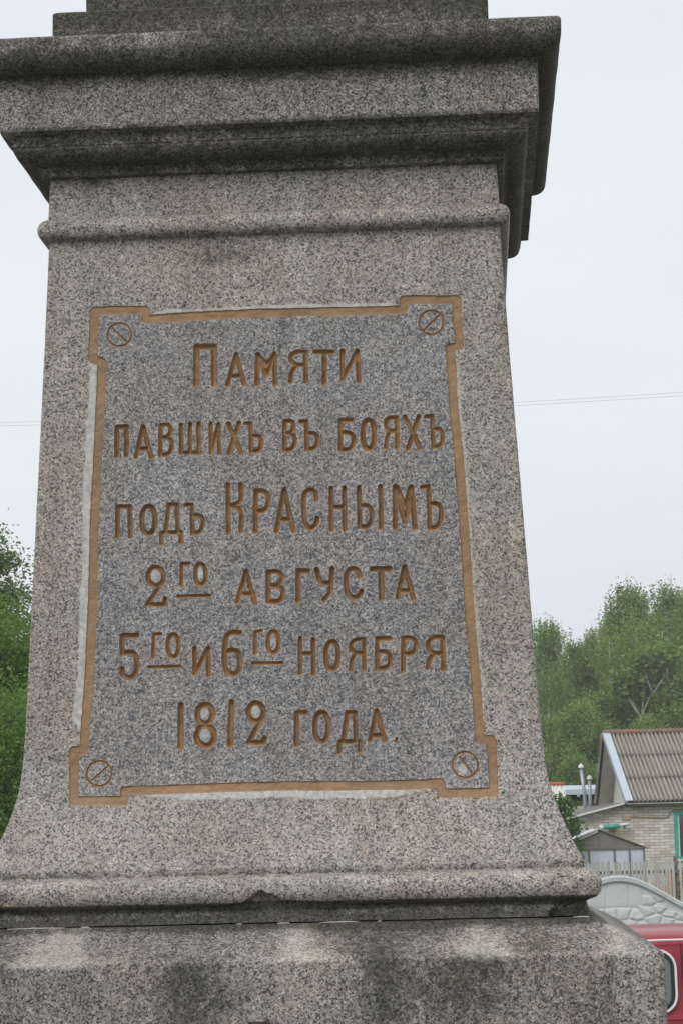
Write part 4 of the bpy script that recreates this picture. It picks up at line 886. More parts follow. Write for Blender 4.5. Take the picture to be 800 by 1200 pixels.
def panel_polys(rnd):
    polys = []
    # smooth blocks of the upper band between the arch line and the coping
    arc = lambda x: 1.335-.10*(x/.5)**2 if abs(x) < .5 else None
    cuts = [-.52, -.30, -.12, .10, .24]
    for a, b in zip(cuts[:-1], cuts[1:]):
        xs = np.linspace(a, b, 4)
        polys.append([(x, 1.335-.18*x*x) for x in xs]+[(x, top_z(x)-.062) for x in xs[::-1]])
    # rubble cells
    seeds = []
    for sx, sz in [(.33, 1.50), (.40, 1.43), (.30, 1.40), (.47, 1.47), (.50, 1.38), (.60, 1.40), (.58, 1.33), (.68, 1.32), (.74, 1.38), (.80, 1.30), (.86, 1.24), (.40, 1.33), (.50, 1.28), (.62, 1.25), (.74, 1.22),
                   (.28, 1.30), (.34, 1.22), (.46, 1.19), (.57, 1.15), (.70, 1.12), (.82, 1.14), (.16, 1.26), (.04, 1.28), (-.08, 1.27), (-.2, 1.26), (.10, 1.17), (.22, 1.15), (-.05, 1.16), (-.18, 1.15),
                   (-.33, 1.27), (-.42, 1.38), (-.50, 1.30), (-.60, 1.36), (-.60, 1.22), (-.72, 1.28), (-.84, 1.25), (-.74, 1.16), (-.32, 1.15), (-.47, 1.16), (-.86, 1.14)]: seeds.append((sx, sz, True))
    z = 1.04; row = 0
    while z > .12:
        x = -.86+(.06 if row % 2 else 0)
        while x < .88: seeds.append((x+rnd.uniform(-.03, .03), z+rnd.uniform(-.03, .03), False)); x += rnd.uniform(.13, .22)
        z -= .13; row += 1
    S_ = np.array([(a, b*1.5) for a, b, _ in seeds])
    for k, (sx, sz, up) in enumerate(seeds):
        if up and sz > top_z(sx)-.062-.012: continue
        poly = [(-.92, .05*1.5), (.92, .05*1.5), (.92, 1.6*1.5), (-.92, 1.6*1.5)]
        d = np.hypot(*(S_-S_[k]).T); near_ = np.argsort(d)[1:14]
        for j in near_:
            m_ = (S_[k]+S_[j])/2; nn = S_[j]-S_[k]; poly = clip_poly(poly, m_, nn)
            if len(poly) < 3: break
        if len(poly) < 3: continue
        poly = [(p[0], p[1]/1.5) for p in poly]
        if up:                                              # keep under the coping and under the arch line
            for xa in np.linspace(-.93, .93, 19):
                if abs(xa-sx) < .34:
                    sl = (top_z(xa+.01)-top_z(xa-.01))/.02
                    nn = (-sl, 1.0)
                    if xa*sl > 0 or True: 
                        if (sx-xa)*nn[0]+(sz-top_z(xa)+.062)*nn[1] < 0: poly = clip_poly(poly, (xa, top_z(xa)-.062), nn)
                if len(poly) < 3: break
            if len(poly) >= 3 and sz < 1.335-.18*sx*sx and -.52 < sx < .24:
                for xa in np.linspace(-.5, .25, 7): 
                    poly = clip_poly(poly, (xa, 1.335-.18*xa*xa), (.36*xa, 1.0))
                    if len(poly) < 3: break
            if len(poly) >= 3 and sx > .24: poly = clip_poly(poly, (.24, 1.3), (-1, -.25)) if sz > 1.30 else poly
            if len(poly) >= 3 and sx < -.5 and sz > 1.25: poly = clip_poly(poly, (-.52, 1.3), (1, 0))
        if len(poly) >= 3: polys.append(poly)
    return polys
fence = empty('concrete_fence', 'pale grey cast concrete fence with wavy top and rubble stone relief behind the red car', 'fence', (0, 0, 0))
rnd = random.Random(5)
PN = panel_polys(rnd)
stone_meshes = []
def make_panel(cx, full):
    xs = np.linspace(-.93, .93, 33)
    pn = MB().prism([(x, top_z(x)-.03) for x in xs[::-1]]+[(-.93, .02), (.93, .02)][0:2], 'y', FY, FY+.045).build('fence_panel', M['cast_concrete'], fence)
    pn.location.x = cx
    cp = MB()
    prof = [(-.012, .0), (.0, .0)]
    vs = []; n = len(xs); cross = [(-.030, -.052), (-.034, -.012), (-.022, .0), (.066, .0), (.078, -.012), (.074, -.052)]
    for x in xs:
        for (yy, zz) in cross: vs.append((x, FY+yy, top_z(x)+zz))
    k = len(cross); fs = [(i*k+a, i*k+(a+1) % k, (i+1)*k+(a+1) % k, (i+1)*k+a) for i in range(n-1) for a in range(k)]+[tuple(range(k)), tuple((n-1)*k+a for a in range(k))]
    c_ = cp.add(vs, fs).build('coping', M['cast_concrete'], pn)
    if full or not stone_meshes:
        for p in PN:
            s_ = stone_mesh(p, FY+.001, .008 if (sum(q[1] for q in p)/len(p) > 1.36 and sum(q[0] for q in p)/len(p) < .26) else .014, rnd)
            if s_ is None: continue
            o = s_.build('stone', M['cast_concrete'], pn, smooth=False); stone_meshes.append(o.data)
    else:
        for me in stone_meshes: link(bpy.data.objects.new('stone', me), pn)
make_panel(1.73, True)
for cx in (3.73, -.27, 5.73, -2.27, 7.73, -4.27): make_panel(cx, False)
for x in (-5.27, -3.27, -1.27, .73, 2.73, 4.73, 6.73, 8.73):
    MB().box(x-.07, x+.07, FY-.05, FY+.09, 0, 1.40, .012).add([(x-.08, FY-.06, 1.40), (x+.08, FY-.06, 1.40), (x+.08, FY+.10, 1.40), (x-.08, FY+.10, 1.40), (x, FY+.02, 1.47)], [(0, 1, 4), (1, 2, 4), (2, 3, 4), (3, 0, 4), (0, 1, 2, 3)]).build('post', M['cast_concrete'], fence)

# ------------------------------------------------------------------ picket fence
PY = 44.56
pf = empty('picket_fence', 'weathered grey wooden picket fence in front of the greenhouse and brick house', 'fence')
rnd = random.Random(11)
variants = []
for k in range(4):
    h = 1.27+.02*k-.02; w = .0235+.002*(k % 2)
    b = MB().prism([(-w, 0), (w, 0), (w, h-.03), (w*.3, h), (-w*.3, h), (-w, h-.03)] if k % 2 else [(-w, 0), (w, 0), (w, h-.012), (w*.7, h), (-w*.7, h), (-w, h-.012)], 'y', -.009, .009)
    o = b.build('picket', M['picket'], pf); variants.append(o.data); o.location = (1.2+.076*k, PY, 0)
x = 1.2+.076*4
while x < 8.2:
    if abs(x-4.36) > .03:
        o = link(bpy.data.objects.new('picket', rnd.choice(variants)), pf)
        o.location = (x, PY+rnd.uniform(-.004, .004), rnd.uniform(-.02, .02)); o.rotation_euler = (rnd.uniform(-.01, .01), rnd.uniform(-.014, .014), 0)
    x += .076+rnd.uniform(-.004, .004)
for z in (.35, 1.02): MB().box(1.1, 8.3, PY+.012, PY+.05, z, z+.07).build('rail', M['frame_wood'], pf)
for x in (1.9, 4.36, 6.8): MB().box(x-.04, x+.04, PY+.052, PY+.13, 0, 1.36).build('post', M['frame_wood'], pf)

# ------------------------------------------------------------------ greenhouse
gh = empty('greenhouse', 'small gabled garden greenhouse of grey posts and pale plastic film by the brick wall', 'greenhouse', (3.01, 48.56, 0))
g = lambda name, b, mat, par=None, sm=False: b.build(name, mat, par or gh, smooth=sm)
LX, RX, AP, EV, DP = -1.0, 1.0, 1.905, 1.50, 3.2
g('gable_film', MB().prism([(LX+.02, EV+.02), (RX-.02, EV+.02), (0, AP-.02)], 'y', .0, .012), M['film_dirty'])
g('gable_film', MB().prism([(LX+.02, EV+.02), (RX-.02, EV+.02), (0, AP-.02)], 'y', DP-.012, DP), M['film_dirty'])
posts = [LX+.02, -.23, .33, .66, RX-.02]
for a, b_ in zip(posts[:-1], posts[1:]):
    g('wall_film', MB().box(a+.02, b_-.02, .01, .018, .05, EV-.03), M['film'])
for x in posts: g('post', MB().box(x-.02, x+.02, -.02, .03, 0, EV-.02), M['frame_wood'])
for x in posts: g('post', MB().box(x-.02, x+.02, DP-.03, DP+.02, 0, EV-.02), M['frame_wood'])
g('beam', MB().box(LX, RX, -.028, .03, EV-.025, EV+.015), M['frame_wood'])
g('beam', MB().box(LX, RX, DP-.03, DP+.028, EV-.025, EV+.015), M['frame_wood'])
g('king_post', MB().box(-.018, .018, -.02, -.002, EV+.015, AP-.03), M['frame_wood'])
for x0, x1, zt in ((-.20, .31, 1.44), (.36, .64, 1.44)):
    g('brace', MB().tube([(x0, .03, zt if x0 < 0 else 1.0), (x1, .03, 1.0 if x0 < 0 else zt)], .012, 5), M['frame_wood'])
def slope(b, x0, z0, x1, z1, t, y0, y1):
    L = math.hypot(x1-x0, z1-z0); nx, nz = -(z1-z0)/L*t, (x1-x0)/L*t
    if nz < 0: nx, nz = -nx, -nz
    return b.prism([(x0, z0), (x1, z1), (x1+nx, z1+nz), (x0+nx, z0+nz)], 'y', y0, y1)
g('roof_film', slope(MB(), 0, AP, RX+.05, EV-.02, .012, -.03, DP+.03), M['film_dirty'])
g('roof_film', slope(MB(), 0, AP, LX-.05, EV-.02, .012, -.03, DP+.03), M['film'])
g('rafter', slope(MB(), 0, AP+.014, LX-.07, EV-.01, .03, -.06, -.02), M['white_paint'])
g('rafter', slope(MB(), -.02, AP-.045, LX-.05, EV-.065, .022, -.05, -.015), M['white_paint'])
g('rafter', slope(MB(), 0, AP+.0, RX+.07, EV-.03, .022, -.05, -.015), M['frame_wood'])
for s in (-1, 1): g('side_film', MB().box(s*(RX-.02)-.004, s*(RX-.02)+.004, .04, DP-.04, .05, EV-.03), M['film'])

# ------------------------------------------------------------------ brick house
HR = math.radians(5.6)
house = empty('brick_house', 'pale silicate brick house with steep corrugated roof, white gable and teal window', 'house', (4.12, 56.56, 0), HR)
WY = .22                                                     # front wall plane behind the eave
hb = lambda name, b, mat, par=None, sm=False: b.build(name, mat, par or house, smooth=sm)
EVZ, RGZ, RGY, FEY, FEZ, HX = 2.54, 4.37, 3.4, 5.05, 2.56, 8.6
def annex_top(x): return 2.50+(x+.12)*.235 if x < -.12 else 2.50
backing = hb('brick_wall', MB().prism([(-1.22, 0), (HX-.2, 0), (HX-.2, 2.50), (-.12, 2.50), (-1.22, annex_top(-1.22))], 'y', WY, WY+.3), M['mortar'])
BW, BH, JT = .25, .065, .010
WX0, WX1, WZ0, WZ1 = 1.245, 2.35, 1.07, 2.27
cells = []; row = 0; z = .01
while z+BH < 2.50:
    x = -1.22-(BW+JT)*(.5 if row % 2 else 0)
    while x < HX-.2:
        a, b_ = max(x, -1.22), min(x+BW, HX-.2); zt = min(z+BH, annex_top(a)-.01)
        parts = [(a, b_)]
        if z+BH > WZ0 and z < WZ1:
            parts = [p for p in ((a, min(b_, WX0)), (max(a, WX1), b_)) if p[1]-p[0] > .03]
        for p in parts:
            if p[1]-p[0] > .03 and zt-z > .02: cells.append((p[0], p[1], z, zt, row))
        x += BW+JT
    z += BH+JT; row += 1
rnd = random.Random(3)
def brick_box(b, c):
    pr = .006+rnd.random()*.005; e = .002
    return b.box(c[0]+rnd.random()*e, c[1]-rnd.random()*e, WY-pr, WY+.02, c[2], c[3])
rest = MB(); nb = 0; shared = {}
for c in cells:
    vis = (-1.0 < c[0] < 1.75 and 1.30 < c[2] < 2.5)
    if vis and nb < 290:
        key = (round(c[1]-c[0], 2), round(c[3]-c[2], 3))
        if key not in shared:
            o = brick_box(MB(), (0, c[1]-c[0], 0, c[3]-c[2], 0)).build('brick', M['brick'], backing); shared[key] = o.data
        else: o = link(bpy.data.objects.new('brick', shared[key]), backing)
        o.location = (c[0]+rnd.uniform(-.002, .002), rnd.uniform(-.003, .003), c[2]+rnd.uniform(-.0015, .0015)); nb += 1
    else: brick_box(rest, c)
stuff(hb('brick_course', rest, M['brick'], backing))
hb('side_wall', MB().box(-1.22, -1.0, WY+.302, 3.9, 0, 2.22), M['brick'])
hb('side_wall', MB().box(HX-.42, HX-.202, WY+.302, 4.7, 0, 2.48), M['brick'])
hb('rear_wall', MB().box(-1.0, HX-.2, 4.72, 4.95, 0, 2.48), M['brick'])
# gable (boards) and its far slope
gy = lambda z: (RGY*(z-EVZ)/(RGZ-EVZ), RGY+(FEY-RGY)*(RGZ-z)/(RGZ-FEZ))
nB = 9; y0s = np.linspace(.25, 4.85, nB+1)
def roof_under(y): return (EVZ+(RGZ-EVZ)*y/RGY if y < RGY else RGZ-(RGZ-FEZ)*(y-RGY)/(FEY-RGY))-.07
for a, b_ in zip(y0s[:-1], y0s[1:]):
    pts = [(a+.006, 2.49), (b_-.006, 2.49), (b_-.006, max(2.5, roof_under(b_)))] + ([(RGY, roof_under(RGY))] if a < RGY < b_ else []) + [(a+.006, max(2.5, roof_under(a)))]
    hb('gable_board', MB().prism(pts, 'x', .42, .445), M['gable_board'])
# corrugated sheets, three courses of the near slope
SW, NWV, AMP = 1.035, 9, .028
sl = math.hypot(RGY, RGZ-EVZ); ux = (RGY/sl, (RGZ-EVZ)/sl); nrm = (-ux[1], ux[0])
def sheet_mesh(name, length, width, waves, thick=.007):
    nx = waves*10; vs = []; at = []
    for side_ in (0, 1):
        for s in np.linspace(0, length, 5):
            for i in range(nx+1):
                x = width*i/nx; wv = AMP*math.cos(2*math.pi*i/10); vs.append((x, s, wv-side_*thick)); at.append((1+math.cos(2*math.pi*i/10))/2)
    R_ = nx+1; fs = [(r*R_+i, r*R_+i+1, (r+1)*R_+i+1, (r+1)*R_+i) for r in range(4) for i in range(nx)]
    n5 = 5*R_; fs += [tuple(q+n5 for q in f[::-1]) for f in fs]
    fs += [(i, i+1, n5+i+1, n5+i) for i in range(nx)]+[(4*R_+i, 4*R_+i+1, n5+4*R_+i+1, n5+4*R_+i) for i in range(nx)]
    me = bpy.data.meshes.new(name); me.from_pydata(vs, [], fs); me.materials.append(M['corrugated'])
    a = me.attributes.new('crest', 'FLOAT', 'POINT'); a.data.foreach_set('value', at)
    me.polygons.foreach_set('use_smooth', [True]*len(me.polygons)); me.update(); return me
course = sl/3
sm_ = sheet_mesh('roof_sheet', course+.09, SW+.10, NWV+1)
tilt = math.atan2(RGZ-EVZ, RGY)
rnd = random.Random(9)
for r in range(3):
    k = 0; x = .02
    while x < HX-.3:
        o = link(bpy.data.objects.new('roof_sheet', sm_), house)
        s0 = r*course-.06; lift = .028+.016*0+rnd.uniform(0, .004)+.006*(k % 2)
        o.location = (x+(0 if r < 1 else 0), ux[0]*s0+nrm[0]*(lift+.02), EVZ+ux[1]*s0+nrm[1]*(lift+.02))
        o.rotation_euler = (tilt-.016, 0, rnd.uniform(-.002, .002)); x += SW; k += 1
far_l = math.hypot(FEY-RGY, RGZ-FEZ)
fsm = sheet_mesh('roof_sheet', far_l/2+.08, SW+.10, NWV+1)
tf = math.atan2(RGZ-FEZ, FEY-RGY)
for r in range(2):
    x = .02
    while x < HX-.3:
        o = link(bpy.data.objects.new('roof_sheet', fsm), house)
        s0 = r*far_l/2-.04
        o.location = (x+SW, FEY-math.cos(tf)*s0+math.sin(tf)*.04, FEZ+math.sin(tf)*s0+math.cos(tf)*.04)
        o.rotation_euler = (tf-.016, 0, math.pi); x += SW
hb('roof_deck', MB().prism([(-.03, EVZ-.035), (RGY, RGZ-.035), (FEY+.02, FEZ-.035), (FEY+.02, FEZ-.055), (RGY, RGZ-.060), (-.03, EVZ-.06)], 'x', .04, HX-.05), M['soffit'])
hb('ridge_cap', MB().tube([(x, RGY, RGZ+.045+.004*math.sin(x*9)) for x in np.linspace(-.02, HX+.05, 30)], .085, 10), M['rust'], None, True)
def rake(y0, z0, y1, z1, w, t, off):
    L = math.hypot(y1-y0, z1-z0); n_ = (-(z1-z0)/L, (y1-y0)/L)
    if n_[1] < 0: n_ = (-n_[0], -n_[1])
    return [(y0+n_[0]*off, z0+n_[1]*off), (y1+n_[0]*off, z1+n_[1]*off), (y1+n_[0]*(off+t), z1+n_[1]*(off+t)), (y0+n_[0]*(off+t), z0+n_[1]*(off+t))]
hb('rake_flashing', MB().prism(rake(-.07, EVZ-.04, RGY, RGZ-.02, 0, .012, .075), 'x', -.03, .165), M['flashing'])
hb('rake_board', MB().prism(rake(-.07, EVZ-.04, RGY, RGZ-.02, 0, .085, -.03), 'x', -.045, -.02), M['gutter_metal'])
hb('rake_board', MB().prism(rake(FEY+.07, FEZ-.04, RGY, RGZ-.02, 0, .085, -.03), 'x', -.045, -.02), M['gutter_metal'])
hb('eave_board', MB().box(.0, HX, -.005, .02, EVZ-.115, EVZ-.055), M['dark_wood'])
hb('soffit_board', MB().box(.0, HX, .022, WY-.012, EVZ-.10, EVZ-.085), M['dark_wood'])
# lean-to roof on the left
b = MB().prism([(-.0, EVZ-.02), (-1.95, EVZ-.02-.235*1.95), (-1.95, EVZ-.05-.235*1.95), (0, EVZ-.05)], 'y', .06, 3.9); hb('lean_to_roof', b, M['frame_wood'])
b = MB().prism([(.07, EVZ+.010), (-1.97, EVZ-.235*2.04+.010), (-1.97, EVZ-.030-.235*2.04), (.07, EVZ-.030)], 'y', -.02, .055); hb('verge_board', b, M['white_paint'])
# window
win = hb('window', MB().box(WX0, WX0+.085, WY-.045, WY+.02, WZ0, WZ1).box(WX1-.085, WX1, WY-.045, WY+.02, WZ0, WZ1).box(WX0+.085, WX1-.085, WY-.043, WY+.02, WZ1-.08, WZ1).box(WX0+.085, WX1-.085, WY-.043, WY+.02, WZ0, WZ0+.06), M['teal'])
stuff_ = None
hb('sash', MB().box(WX0+.087, WX0+.125, WY-.02, WY+.01, WZ0+.062, WZ1-.082), M['white_paint'], win)
hb('sash', MB().box(WX1-.125, WX1-.087, WY-.02, WY+.01, WZ0+.062, WZ1-.082), M['white_paint'], win)
hb('mullion', MB().box((WX0+WX1)/2-.03, (WX0+WX1)/2+.03, WY-.02, WY+.01, WZ0+.062, WZ1-.082), M['white_paint'], win)
for a, b_ in ((WX0+.127, (WX0+WX1)/2-.032), ((WX0+WX1)/2+.032, WX1-.127)): hb('pane', MB().box(a, b_, WY-.008, WY+.002, WZ0+.062, WZ1-.082), M['glass'], win)
hb('sill', MB().box(WX0-.03, WX1+.03, WY-.08, WY+.0, WZ0-.045, WZ0-.002), M['white_paint'], win)
# conduit, box and painted pipe on the wall
hb('wall_conduit', MB().tube([(.12, WY-.03, 2.165), (.55, WY-.03, 2.145), (1.02, WY-.03, 2.125), (1.09, WY-.03, 2.15), (1.14, WY-.03, 2.235), (1.20, WY-.03, 2.285), (2.5, WY-.03, 2.30)], .016, 8), M['conduit'], None, True)
hb('junction_box', MB().box(-.10, .13, WY-.05, WY-.0, 2.09, 2.20, .01), M['conduit'])
hb('painted_pipe', MB().tube([(-.60, WY-.16, 1.915), (-.19, WY-.16, 1.935)], .055, 12), M['teal'], None, True)
hb('painted_pipe', MB().tube([(-.19, WY-.16, 1.96), (.08, WY-.16, 1.985)], .045, 12), M['white_paint'], None, True)
hb('pipe_end', MB().tube([(-.70, WY-.16, 1.905), (-.60, WY-.16, 1.91)], .07, 12), M['white_paint'], None, True)
hb('bracket', MB().box(-.43, -.27, WY-.20, WY-.01, 1.83, 1.865), M['dark_wood'])
hb('bracket', MB().box(-.06, -.02, WY-.20, WY-.01, 1.90, 1.925), M['dark_wood'])

# ------------------------------------------------------------------ yard behind: chimneys, small roofs
def chimney(x, y, z, r, lean, label):
    c = empty('flue_pipe', label, 'chimney', (x, y, 0), 0, 'metal flues behind the lean-to')
    MB().tube([(0, 0, 0), (0, 0, z*.78), (lean, 0, z-.12)], r, 12).build('pipe', M['gutter_metal'], c, smooth=True)
    b = MB(); n = 14; prof = [(r*1.7, z-.07), (r*1.65, z-.05), (r*1.1, z+.01), (.004, z+.045), ]
    vs = [(lean+q*math.cos(2*math.pi*k/n), q*math.sin(2*math.pi*k/n), h_) for q, h_ in prof for k in range(n)]
    fs = [(i*n+k, i*n+(k+1) % n, (i+1)*n+(k+1) % n, (i+1)*n+k) for i in range(3) for k in range(n)]
    b.add(vs, fs).add([(lean+r*.7*math.cos(a), r*.7*math.sin(a), z-.14+dz) for dz in (0, .09) for a in (0, 2.1, 4.2)], [(0, 1, 4, 3), (1, 2, 5, 4), (2, 0, 3, 5)]).build('cap', M['white_paint'], c, smooth=True)
    MB().tube([(0, 0, z*.70), (0, 0, z*.70+.05)], r*1.15, 12).build('collar', M['gutter_metal'], c)
chimney(3.25, 60.6, 3.58, .048, -.07, 'taller galvanized flue pipe with white conical cap, left of the steep roof')
chimney(3.41, 60.9, 3.27, .046, 0.0, 'shorter galvanized flue pipe with white cap, nearest the white gable')

ob = empty('white_shed', 'small shed with white corrugated roof and red ridge left of the flue pipes', 'shed', (1.5, 64.6, 0), HR)
me = sheet_mesh('roof_sheet', .95, 1.40, 12); me.materials.clear(); me.materials.append(M['white_paint'])
o = link(bpy.data.objects.new('roof_sheet', me), ob); o.location = (0, -.30, 2.48); o.rotation_euler = (math.radians(42), 0, 0)
o = link(bpy.data.objects.new('roof_sheet', me), ob); o.location = (1.40, 1.10, 2.48); o.rotation_euler = (math.radians(42), 0, math.pi)
MB().tube([(-.02, .40, 3.15), (1.42, .40, 3.15)], .05, 8).build('ridge_cap', M['rust_red'], ob)
MB().box(.06, 1.34, -.2, 1.0, 0, 2.50).build('wall', M['dark_wood'], ob)
MB().prism([(-.2, 2.50), (1.0, 2.50), (.4, 3.08)], 'x', .08, 1.32).build('gable', M['gable_board'], ob)

gr = empty('low_garage', 'long low garage with pale blue metal roof and dark plank wall behind the flues', 'garage', (1.6, 69.6, 0), math.radians(-3))
MB().prism([(-.25, 2.93), (1.9, 3.13), (1.9, 3.17), (-.25, 2.97)], 'x', 0, 4.6).build('roof', M['flashing'], gr)
MB().box(.0, 4.6, -.27, -.252, 2.86, 3.02).build('fascia', M['flashing'], gr)
for k in range(28):
    MB().box(.06+k*.162, .06+k*.162+.150, -.02, .005+.006*(k % 3), 0, 2.86).build('plank', M['dark_wood'] if k % 4 else M['frame_wood'], gr)
MB().box(.06, 4.56, .02, 2.5, 0, 2.90).build('wall', M['dark_wood'], gr)
for k in range(14): MB().box(.15+k*.33, .24+k*.33, -.24, -.025, 2.80, 2.87).build('rafter_end', M['white_paint'] if k % 2 else M['dark_wood'], gr)

hz = empty('hose_coil', 'loop of white hose hanging among the leaves below the white shed roof', 'hose', (2.20, 54.0, 0))
for k in range(2):
    MB().tube([((.10+.012*k)*math.cos(a), .02*k, 2.42+.17*math.sin(a)) for a in np.linspace(0, 2*math.pi, 25)], .017, 6, cap=False).build('hose', M['hose'], hz, smooth=True)
MB().tube([(0, .04, 0), (0, .04, 2.62)], .03, 8).build('post', M['frame_wood'], hz)

op = empty('orange_block_pile', 'small pile of orange hollow blocks behind the pickets under the teal window', 'blocks', (4.25, 46.2, 0))
for r in range(7):
    for k in range(4):
        o = MB().box(k*.26+.02*(r % 2), k*.26+.245+.02*(r % 2), 0, .12, r*.148, r*.148+.14, .006).build('block', M['orange'], op)

# ------------------------------------------------------------------ vegetation
def leaf_quads(C, size, rg, stretch=1.5, droop=0.0):
    n = len(C); a = rg.normal(size=(n, 3)); a[:, 2] = a[:, 2]*.6-droop; a /= np.linalg.norm(a, axis=1)[:, None]
    b = rg.normal(size=(n, 3)); b -= (b*a).sum(1)[:, None]*a; b /= np.linalg.norm(b, axis=1)[:, None]
    s = size*rg.uniform(.6, 1.25, n)[:, None]
    a = a*s*stretch*.5; b = b*s*.5
    V = np.stack([C-a, C+b*.9-a*.1, C+a, C-b*.9-a*.1], 1).reshape(-1, 3)
    return V, np.arange(4*n).reshape(-1, 4)
def limb_mesh(segs, n=5):
    b = MB()
    for pts, r in segs: b.tube(pts, r, n, cap=True)
    return b
def make_tree(name, h, w, kind, seed, n_leaf, leaf_size, low=.12, trunk_r=None, label='', cat='tree', group=None, sparse=1.0, bark='birch_bark', leafmat='birch_leaf', droop=1.0, top=1.0):
    rg = np.random.default_rng(seed); rd = random.Random(seed)
    root = empty(name, label, cat, group=group)
    tr = trunk_r or h*.009
    lean = rd.uniform(-.03, .03)*h
    def tp(t): return Vector((lean*t+.012*h*math.sin(3*t+seed), .01*h*math.sin(4*t+seed*2), h*t))
    MB().tube([tp(t) for t in np.linspace(0, .97, 14)], [tr*(1-t)**.8+.012 for t in np.linspace(0, .97, 14)], 8).build('trunk', M[bark], root, smooth=True)
    segs = []; cl = []
    nb = 34
    for i in range(nb):
        t = low+(.97-low)*((i+rd.random()*.8)/nb)
        if kind == 'conifer': reach = w*.5*(1.05-t)**.75*rd.uniform(.75, 1.1)
        elif kind == 'round': reach = w*.5*math.sqrt(max(.05, 1-((t-.52)/.52)**2))*rd.uniform(.75, 1.1)
        else: reach = w*.5*(min(1, (1.06-t)*1.9)**.8)*min(1, .55+t*1.2)*rd.uniform(.6, 1.15)
        az = i*2.399+rd.uniform(-.4, .4); up = (.55 if kind == 'birch' else .25 if kind == 'round' else -.05)*reach*rd.uniform(.6, 1.3)
        p0 = tp(t*.94); d = Vector((math.cos(az), math.sin(az), 0))
        pts = [p0, p0+d*reach*.45+Vector((0, 0, up*.7)), p0+d*reach*.8+Vector((0, 0, up*.95)), p0+d*reach+Vector((0, 0, up*.8))]
        segs.append((pts, [tr*.36*(1-t*.6), tr*.24, tr*.14, tr*.06+.004]))
        for q in np.linspace(.18 if kind != 'birch' else .3, 1, 9):
            f = q*3; k = min(2, int(f)); p = pts[k].lerp(pts[k+1], f-k)
            cl.append((p.x, p.y, p.z, (.55+.45*q)*(1.0 if kind != 'conifer' else .8)))
    segs.sort(key=lambda s: -s[1][0])
    for pts, r in segs[:9]: MB().tube(pts, r, 5).build('limb', M[bark], root, smooth=True)
    stuff(limb_mesh(segs[9:], 4).build('twigs', M[bark], root, smooth=True))
    cl = np.array(cl); keep = rg.random(len(cl)) < sparse; cl = cl[keep]
    k = rg.integers(0, len(cl), n_leaf); sp = w*.075
    if kind == 'birch':
        C = cl[k, :3]+rg.normal(size=(n_leaf, 3))*[sp, sp, sp*.9]
        hang = rg.random(n_leaf)**1.3*droop*w*.22
        # hanging strands: leaves below the same spray share an offset
        strand = rg.integers(0, 6, n_leaf); off = rg.normal(size=(len(cl), 6, 2))*sp*1.1
        C[:, :2] = cl[k, :2]+off[k, strand]+rg.normal(size=(n_leaf, 2))*sp*.22
        C[:, 2] -= hang
        low_c = np.clip((h*.02), 0, None)
    elif kind == 'conifer':
        C = cl[k, :3]+rg.normal(size=(n_leaf, 3))*[sp*.8, sp*.8, sp*.35]; C[:, 2] -= rg.random(n_leaf)*.12*w*.3
    else:
        cc = rg.normal(size=(len(cl), 3))*sp*.5
        C = cl[k, :3]+cc[k]+rg.normal(size=(n_leaf, 3))*[sp*1.1, sp*1.1, sp*.8]
    C = C[C[:, 2] > .2]
    V, F = leaf_quads(C, leaf_size, rg, 1.5, .5 if kind == 'birch' else .1)
    mesh_np('crown', V, F, M[leafmat], root, False)
    return root
def copy_tree(o, parent=None):
    c = o.copy(); COL.objects.link(c); c.parent = parent
    for ch in list(o.children): copy_tree(ch, c)
    return c
protoA = make_tree('birch_tree', 20.0, 5.4, 'birch', 21, 32000, .125, low=.28, sparse=.70)
protoB = make_tree('birch_tree', 18.0, 4.4, 'birch', 34, 24000, .12, low=.22, sparse=.7)
protoC = make_tree('birch_tree', 16.0, 5.2, 'birch', 47, 42000, .135, low=.12, droop=.8)
protoD = make_tree('young_birch', 10.0, 5.0, 'birch', 58, 46000, .13, low=.06, bark='birch_bark')
FOREST = [  # x, y, proto, height, width factor, label
    (5.9, 174, 'A', 17.9, .95, 'full leafy birch at the edge of the monument, left end of the tree line'),
    (8.0, 168, 'C', 15.4, .8, 'lower broad birch beside the leafy birch at the monument edge'),
    (9.6, 182, 'B', 17.6, .7, 'thin sparse birch in the dip of the tree line'),
    (10.7, 178, 'B', 18.8, .75, 'slim birch on the left shoulder of the tallest birch'),
    (12.5, 174, 'A', 20.6, 1.0, 'tallest round-topped birch standing above the steep roof'),
    (14.1, 180, 'B', 18.9, .85, 'open-crowned birch right of the tallest birch'),
    (15.7, 179, 'B', 21.0, 1.1, 'feathery pale birch near the right edge of the photo'),
    (17.4, 175, 'A', 20.5, 1.0, 'dense birch cut by the right edge of the photo'),
    (6.9, 186, 'C', 15.0, 1.0, 'dark birch deep behind the left end of the tree line'),
    (11.6, 190, 'C', 17.5, 1.1, 'dark birch deep behind the tallest birch'),
    (14.9, 190, 'C', 17.0, 1.1, 'dark birch deep behind the feathery birch'),
    (9.0, 192, 'C', 15.5, 1.0, 'dark birch deep behind the dip of the tree line'),
    (17.5, 188, 'C', 17.2, 1.0, 'dark birch deep behind the right edge birch'),
    (4.2, 181, 'C', 15.6, 1.0, 'birch mostly hidden behind the right side of the monument')]
protos = {'A': (protoA, 20.0), 'B': (protoB, 18.0), 'C': (protoC, 16.0), 'D': (protoD, 10.0)}
used = set(); rd = random.Random(8)
def plant(x, y, p, hh, wf, label, group):
    pr, h0 = protos[p]
    o = pr if p not in used else copy_tree(pr)
    used.add(p); o.location = (x, y, 0); s = hh/h0; o.scale = (s*wf, s*wf, s); o.rotation_euler.z = rd.uniform(0, 6.28)
    o['label'] = label; o['group'] = group; o['category'] = 'tree'
for x, y, p, hh, wf, lb in FOREST: plant(x, y, p, hh, wf, lb, 'birches of the far tree line')
